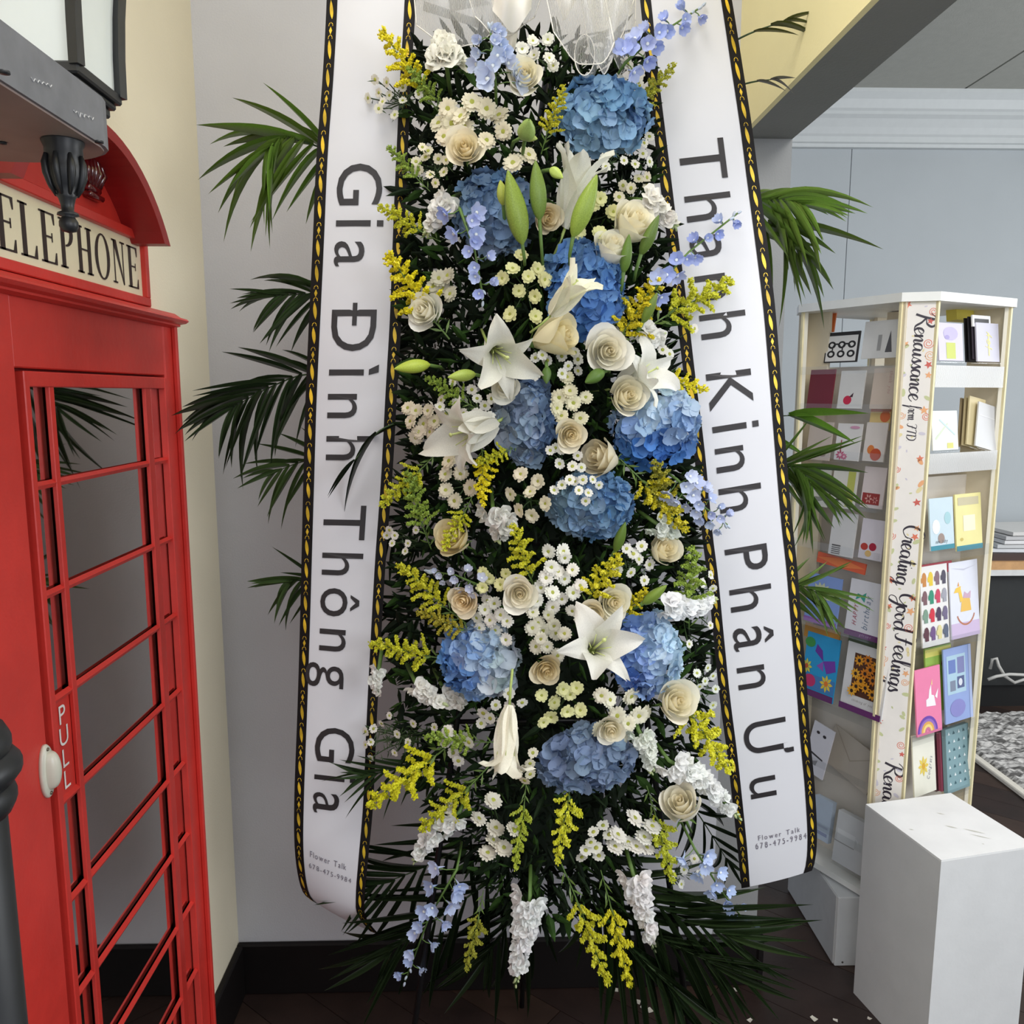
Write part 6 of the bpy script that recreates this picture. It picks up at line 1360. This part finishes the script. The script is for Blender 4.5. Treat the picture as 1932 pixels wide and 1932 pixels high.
goldenrod(845, 1150, 745, 1070, 'pointed goldenrod beside the grey-lilac delphinium buds', (.60, .58, .03))
goldenrod(880, 1190, 785, 1160, 'brownish goldenrod above the pale hydrangea', (.40, .34, .03))
goldenrod(1110, 1130, 1160, 1038, 'upright goldenrod above the pair of cream roses', (.72, .66, .03), 1.2)
goldenrod(1180, 1160, 1215, 1105, 'small goldenrod beside the upper rose of the pair', (.72, .62, .02), 1.1)
goldenrod(820, 1240, 698, 1222, 'goldenrod overlapping the letter g of Thông', YGR)
goldenrod(830, 1420, 705, 1525, 'bright goldenrod pointing at the last letters of the booth-side sash', (.78, .76, .03), .9)
goldenrod(890, 1480, 800, 1570, 'goldenrod hanging over the white stock on the booth side', YGR)
goldenrod(900, 1400, 800, 1395, 'green goldenrod under the white stock beside the pale hydrangea', GRN)
goldenrod(1290, 1330, 1385, 1445, 'goldenrod bending down onto the border of the rack-side sash', (.72, .70, .03))
goldenrod(1300, 1150, 1295, 1030, 'dark green goldenrod behind the pale shaded rose', GRN)
goldenrod(1075, 1490, 1058, 1628, 'goldenrod hanging below the lowest hydrangea', (.70, .70, .04), .8)
goldenrod(1235, 1530, 1275, 1660, 'goldenrod hanging below the lowest rose', (.56, .60, .04), .75)
goldenrod(990, 1510, 978, 1640, 'slim goldenrod hanging beside the edge-on daisies', (.46, .54, .05), .6)
goldenrod(1085, 1690, 1155, 1850, 'lowest pair goldenrod, nearer the hanging stock spike', (.62, .60, .03), .62)
goldenrod(1150, 1700, 1195, 1858, 'lowest pair goldenrod, nearer the glossy palm', (.76, .70, .03), .55)
goldenrod(905, 1720, 885, 1830, 'dim goldenrod hanging before the baseboard', (.36, .36, .04), .7)
# ------------------------------------------------------------ daisies
daisies([(870, 220), (845, 205), (890, 193), (918, 205), (942, 218), (828, 233), (838, 258), (876, 240), (918, 265), (950, 248), (968, 308), (997, 293), (852, 232)], 18, 'large cream daisies fanned above the rose near the letter G', 'daisy', CRM_)
daisies([(983, 482), (967, 507), (948, 525), (997, 522), (1014, 508), (1027, 527), (979, 549), (1010, 559), (963, 593), (1010, 597)], 14, 'lemon button daisies beside the half-open lily', 'button', YLW)
daisies([(1183, 120), (1207, 137), (1172, 153), (1203, 157), (1197, 140), (1188, 172)], 15, 'cream daisies under the violet-blue delphinium by the bow', 'daisy', WHT)
daisies([(1005, 78), (1034, 75), (985, 93), (1008, 105), (1036, 110), (1044, 124), (990, 115)], 12, 'white daisies standing over the topmost rose', 'button', WHT)
daisies([(1157, 400), (1131, 440), (1093, 437), (1132, 375), (1120, 385)], 14, 'yellowish daisies around the rack-side upright bud', 'button', YLW)
daisies([(1105, 750), (1055, 750), (1075, 738), (1060, 785), (1095, 790), (1050, 770), (1070, 712), (1082, 760)], 14, 'yellow-centred daisies above the peach-hearted rose', 'daisy', (.84, .80, .58))
daisies([(841, 895), (869, 893), (841, 925), (888, 921), (858, 945), (848, 870)], 15, 'cream daisies under the drooping lily', 'daisy', CRM_)
daisies([(1016, 908), (964, 932), (1001, 928), (1030, 950), (981, 962), (1004, 972), (983, 895)], 14, 'loose cream button daisies beside the dusky hydrangea', 'button', CRM_, n=(-.7, -.7, .2))
daisies([(1062, 1040), (1035, 1040), (1065, 1052), (1040, 1070), (1052, 1078), (1080, 1075), (1030, 1090), (1065, 1092), (1020, 1108), (1042, 1118), (1081, 1118), (1095, 1105)], 13.5, 'dense white daisy drift beside the bright cream rose', 'daisy', WHT)
daisies([(1012, 1133), (1043, 1145), (1080, 1152), (1095, 1165), (1003, 1143), (1060, 1130)], 13, 'white daisies under the bright cream rose', 'daisy', WHT)
daisies([(1005, 1155), (1035, 1160), (1015, 1175), (1045, 1175), (1005, 1185), (1025, 1190), (1048, 1195), (1065, 1195), (1020, 1205), (1032, 1220), (1052, 1237), (1045, 1180), (1012, 1220)], 13, 'white daisies clustered above the tan-hearted rose', 'daisy', (.86, .83, .70))
daisies([(932, 1138), (915, 1150), (900, 1165), (925, 1170), (957, 1172), (905, 1185), (935, 1188), (925, 1205), (955, 1207), (945, 1160), (920, 1132)], 12.5, 'white daisies lying on the pale hydrangea', 'daisy', WHT)
daisies([(910, 1108), (923, 1092), (945, 1103), (912, 1080), (955, 1082)], 12.5, 'yellow button daisies beside the bright cream rose', 'button', YLW)
daisies([(1190, 1313), (1150, 1320), (1135, 1312), (1205, 1350), (1185, 1365), (1130, 1375), (1165, 1350), (1218, 1345), (1175, 1385)], 16, 'cream daisies around the small rose over the lowest hydrangea', 'daisy', (.90, .87, .70))
daisies([(1022, 1312), (1045, 1325), (1040, 1352), (1025, 1362), (1075, 1310), (1088, 1298), (1070, 1342), (1095, 1340), (1062, 1300)], 13, 'lemon daisies above the lowest hydrangea', 'button', YLW)
daisies([(960, 1308), (985, 1325), (935, 1330), (962, 1332), (912, 1345), (925, 1355), (947, 1360), (908, 1365), (967, 1372), (950, 1375)], 11.5, 'small white daisies above the trumpet lily', 'aster', WHT)
daisies([(1197, 1544), (1230, 1560), (1215, 1580), (1185, 1590), (1165, 1575), (1220, 1600), (1200, 1598), (1160, 1598)], 17, 'white daisies seen edge-on beside the lowest rose', 'daisy', WHT, n=(.35, -.35, .9), wob=.2)
daisies([(1120, 1570), (1115, 1590), (1105, 1605), (1130, 1615), (1138, 1558), (1150, 1575), (1098, 1618), (1125, 1600)], 12, 'small white daisies seen edge-on below the lowest hydrangea', 'aster', WHT, n=(-.2, -.4, .9), wob=.25)
daisies([(930, 1510), (903, 1545), (935, 1563), (930, 1585), (950, 1600), (968, 1565), (920, 1610)], 16, 'tan-white daisies turned sideways below the trumpet lily', 'daisy', (.82, .78, .66), n=(.3, -.35, .8), wob=.25)
daisies([(845, 1380), (840, 1400), (858, 1395), (885, 1400), (855, 1420), (865, 1435), (880, 1392)], 12, 'little white daisies near the bright goldenrod', 'aster', WHT)
daisies([(730, 155), (760, 165), (735, 180), (715, 175), (695, 185), (715, 205), (745, 217), (760, 190), (790, 178), (708, 150), (722, 192)], 9, 'tiny buds and asters spilling onto the booth-side sash', 'aster', (.84, .82, .72), leafy=4)
daisies([(797, 278), (808, 285), (803, 297), (827, 300), (842, 302), (785, 305), (790, 320), (812, 330), (838, 325), (822, 345)], 9.5, 'small cream asters below the large cream daisies', 'aster', CRM_, leafy=3)
daisies([(1160, 270), (1175, 275), (1190, 262), (1185, 285), (1215, 270), (1225, 258), (1213, 290), (1177, 303), (1198, 310), (1225, 305), (1140, 298), (1143, 315), (1202, 255)], 9.5, 'small white asters beneath the topmost hydrangea', 'aster', WHT, leafy=3)
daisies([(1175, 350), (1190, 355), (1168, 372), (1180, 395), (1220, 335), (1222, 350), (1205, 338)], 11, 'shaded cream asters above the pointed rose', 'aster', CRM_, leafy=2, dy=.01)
daisies([(1010, 675), (1023, 670), (1050, 660), (1060, 672), (1075, 655), (1085, 665), (1090, 678), (1072, 690), (1033, 680), (1060, 705), (1090, 700), (1010, 707)], 10.5, 'small white asters between the largest and the yellowish rose', 'aster', WHT)
daisies([(890, 735), (900, 752), (915, 765), (928, 752), (925, 785), (900, 780), (880, 790), (860, 760), (833, 755), (830, 768), (875, 780), (855, 720), (938, 742), (842, 780)], 10, 'small white asters beside the small rose on the smoky hydrangea', 'aster', WHT, leafy=2)
daisies([(770, 770), (785, 775), (808, 775), (775, 795), (800, 800), (790, 815), (785, 825), (820, 795), (812, 815)], 14, 'cream-tan daisies behind the drooping lily by the booth-side sash', 'daisy', (.84, .76, .60))
daisies([(1090, 860), (1055, 875), (1080, 880), (1097, 882), (1060, 850), (1038, 850), (1048, 845)], 10, 'bright tiny asters under the peach-hearted rose', 'aster', WHT)
daisies([(1100, 905), (1075, 905), (1060, 915), (1085, 908), (1118, 905), (1110, 930), (1045, 925), (1130, 915), (1092, 925), (1105, 945)], 9, 'tiny asters sprinkled over the dusky hydrangea', 'aster', WHT, dy=-.03)
daisies([(1165, 1075), (1195, 1045), (1205, 1055), (1190, 1080), (1215, 1095), (1225, 1065), (1210, 1030), (1182, 1035)], 11, 'thin white asters beside the pale shaded rose', 'aster', WHT, leafy=3)
daisies([(735, 1000), (745, 1010), (740, 1025), (770, 1025), (765, 1040), (730, 1010), (785, 1000)], 8, 'tiny white buds beside the letter T of Thông', 'aster', WHT, leafy=3)
daisies([(720, 1365), (705, 1375), (690, 1380), (700, 1400), (750, 1385), (735, 1350), (820, 1372), (700, 1430), (745, 1420), (690, 1405), (770, 1400), (780, 1365)], 8, 'needle-leaved aster sprig spreading over the last word of the booth-side sash', 'aster', WHT, leafy=14)
daisies([(1310, 1085), (1325, 1100), (1340, 1085), (1345, 1110), (1310, 1105), (1340, 1180), (1300, 1215), (1325, 1130)], 8.5, 'tiny asters at the rack-side sash beside the letter P', 'aster', WHT, leafy=6)
daisies([(1315, 1270), (1330, 1285), (1345, 1275), (1320, 1295), (1350, 1300), (1335, 1260), (1345, 1330)], 8.5, 'tiny asters at the rack-side sash behind the cream rose', 'aster', (.84, .86, .78), leafy=7)
daisies([(1005, 1420), (1000, 1440), (985, 1450), (1000, 1460), (975, 1460), (990, 1472)], 11, 'pale daisies beside the trumpet lily mouth', 'aster', CRM_)
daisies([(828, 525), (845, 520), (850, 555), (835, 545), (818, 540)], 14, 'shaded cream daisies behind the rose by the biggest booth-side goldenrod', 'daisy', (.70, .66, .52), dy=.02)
daisies([(1140, 610), (1155, 615), (1130, 625), (1168, 630), (1112, 645), (1175, 645)], 12, 'white daisies peeping behind the largest rose', 'daisy', WHT, dy=.01)
daisies([(1290, 1640), (1268, 1650), (1310, 1620), (1285, 1668), (1320, 1650)], 9, 'tiny white asters near the hanging goldenrod at the rack-side sash', 'aster', WHT, leafy=8, n=(.2, -.6, .7))
daisies([(1250, 660), (1263, 668), (1310, 620), (1240, 700)], 10, 'stray white asters against the rack-side sash gap', 'aster', WHT, leafy=2)
# ------------------------------------------------------------ petals fallen on the floor
fp_ = MB(); fp_.grid(lambda u, v: ((u-.5)*(1-.4*v), v-.5, .18*(u-.5)**2 + .12*v*v), 3, 4); FPM = fp_.mesh('fallen_petal', M_petal, True); rs = random.Random(8)
PLB = ('just behind the lowest goldenrod tips', 'beside the one just behind the lowest goldenrod tips', 'at the head of the small petal row', 'second in the small petal row', 'last in the small petal row', 'between the petal row and the lowest palm leaf', 'beside the easel leg', 'halfway from the easel to the pedestal', 'near the pedestal foot, first of the pair', 'near the pedestal foot, second of the pair', 'under the drooping palm tips', 'touching the lowest palm leaf', 'closest to the tall white pedestal', 'behind the small petal row')
for i, (x, y) in enumerate(((1150, 1860), (1163, 1868), (1202, 1890), (1214, 1900), (1226, 1906), (1258, 1898), (1270, 1874), (1415, 1925), (1535, 1922), (1576, 1925), (1390, 1868), (1310, 1926), (1640, 1922), (1255, 1885))):
    p = at_z(x, y, .003); put('fallen_petal', FPM, None, Matrix.Translation(p) @ Matrix.Rotation(rs.uniform(0, 6), 4, 'Z') @ Matrix.Scale(rs.uniform(.010, .019), 4), jit((.86, .82, .70), .06, rs), 'white petal on the floor ' + PLB[i], 'petal', 'fallen petals on the floor')
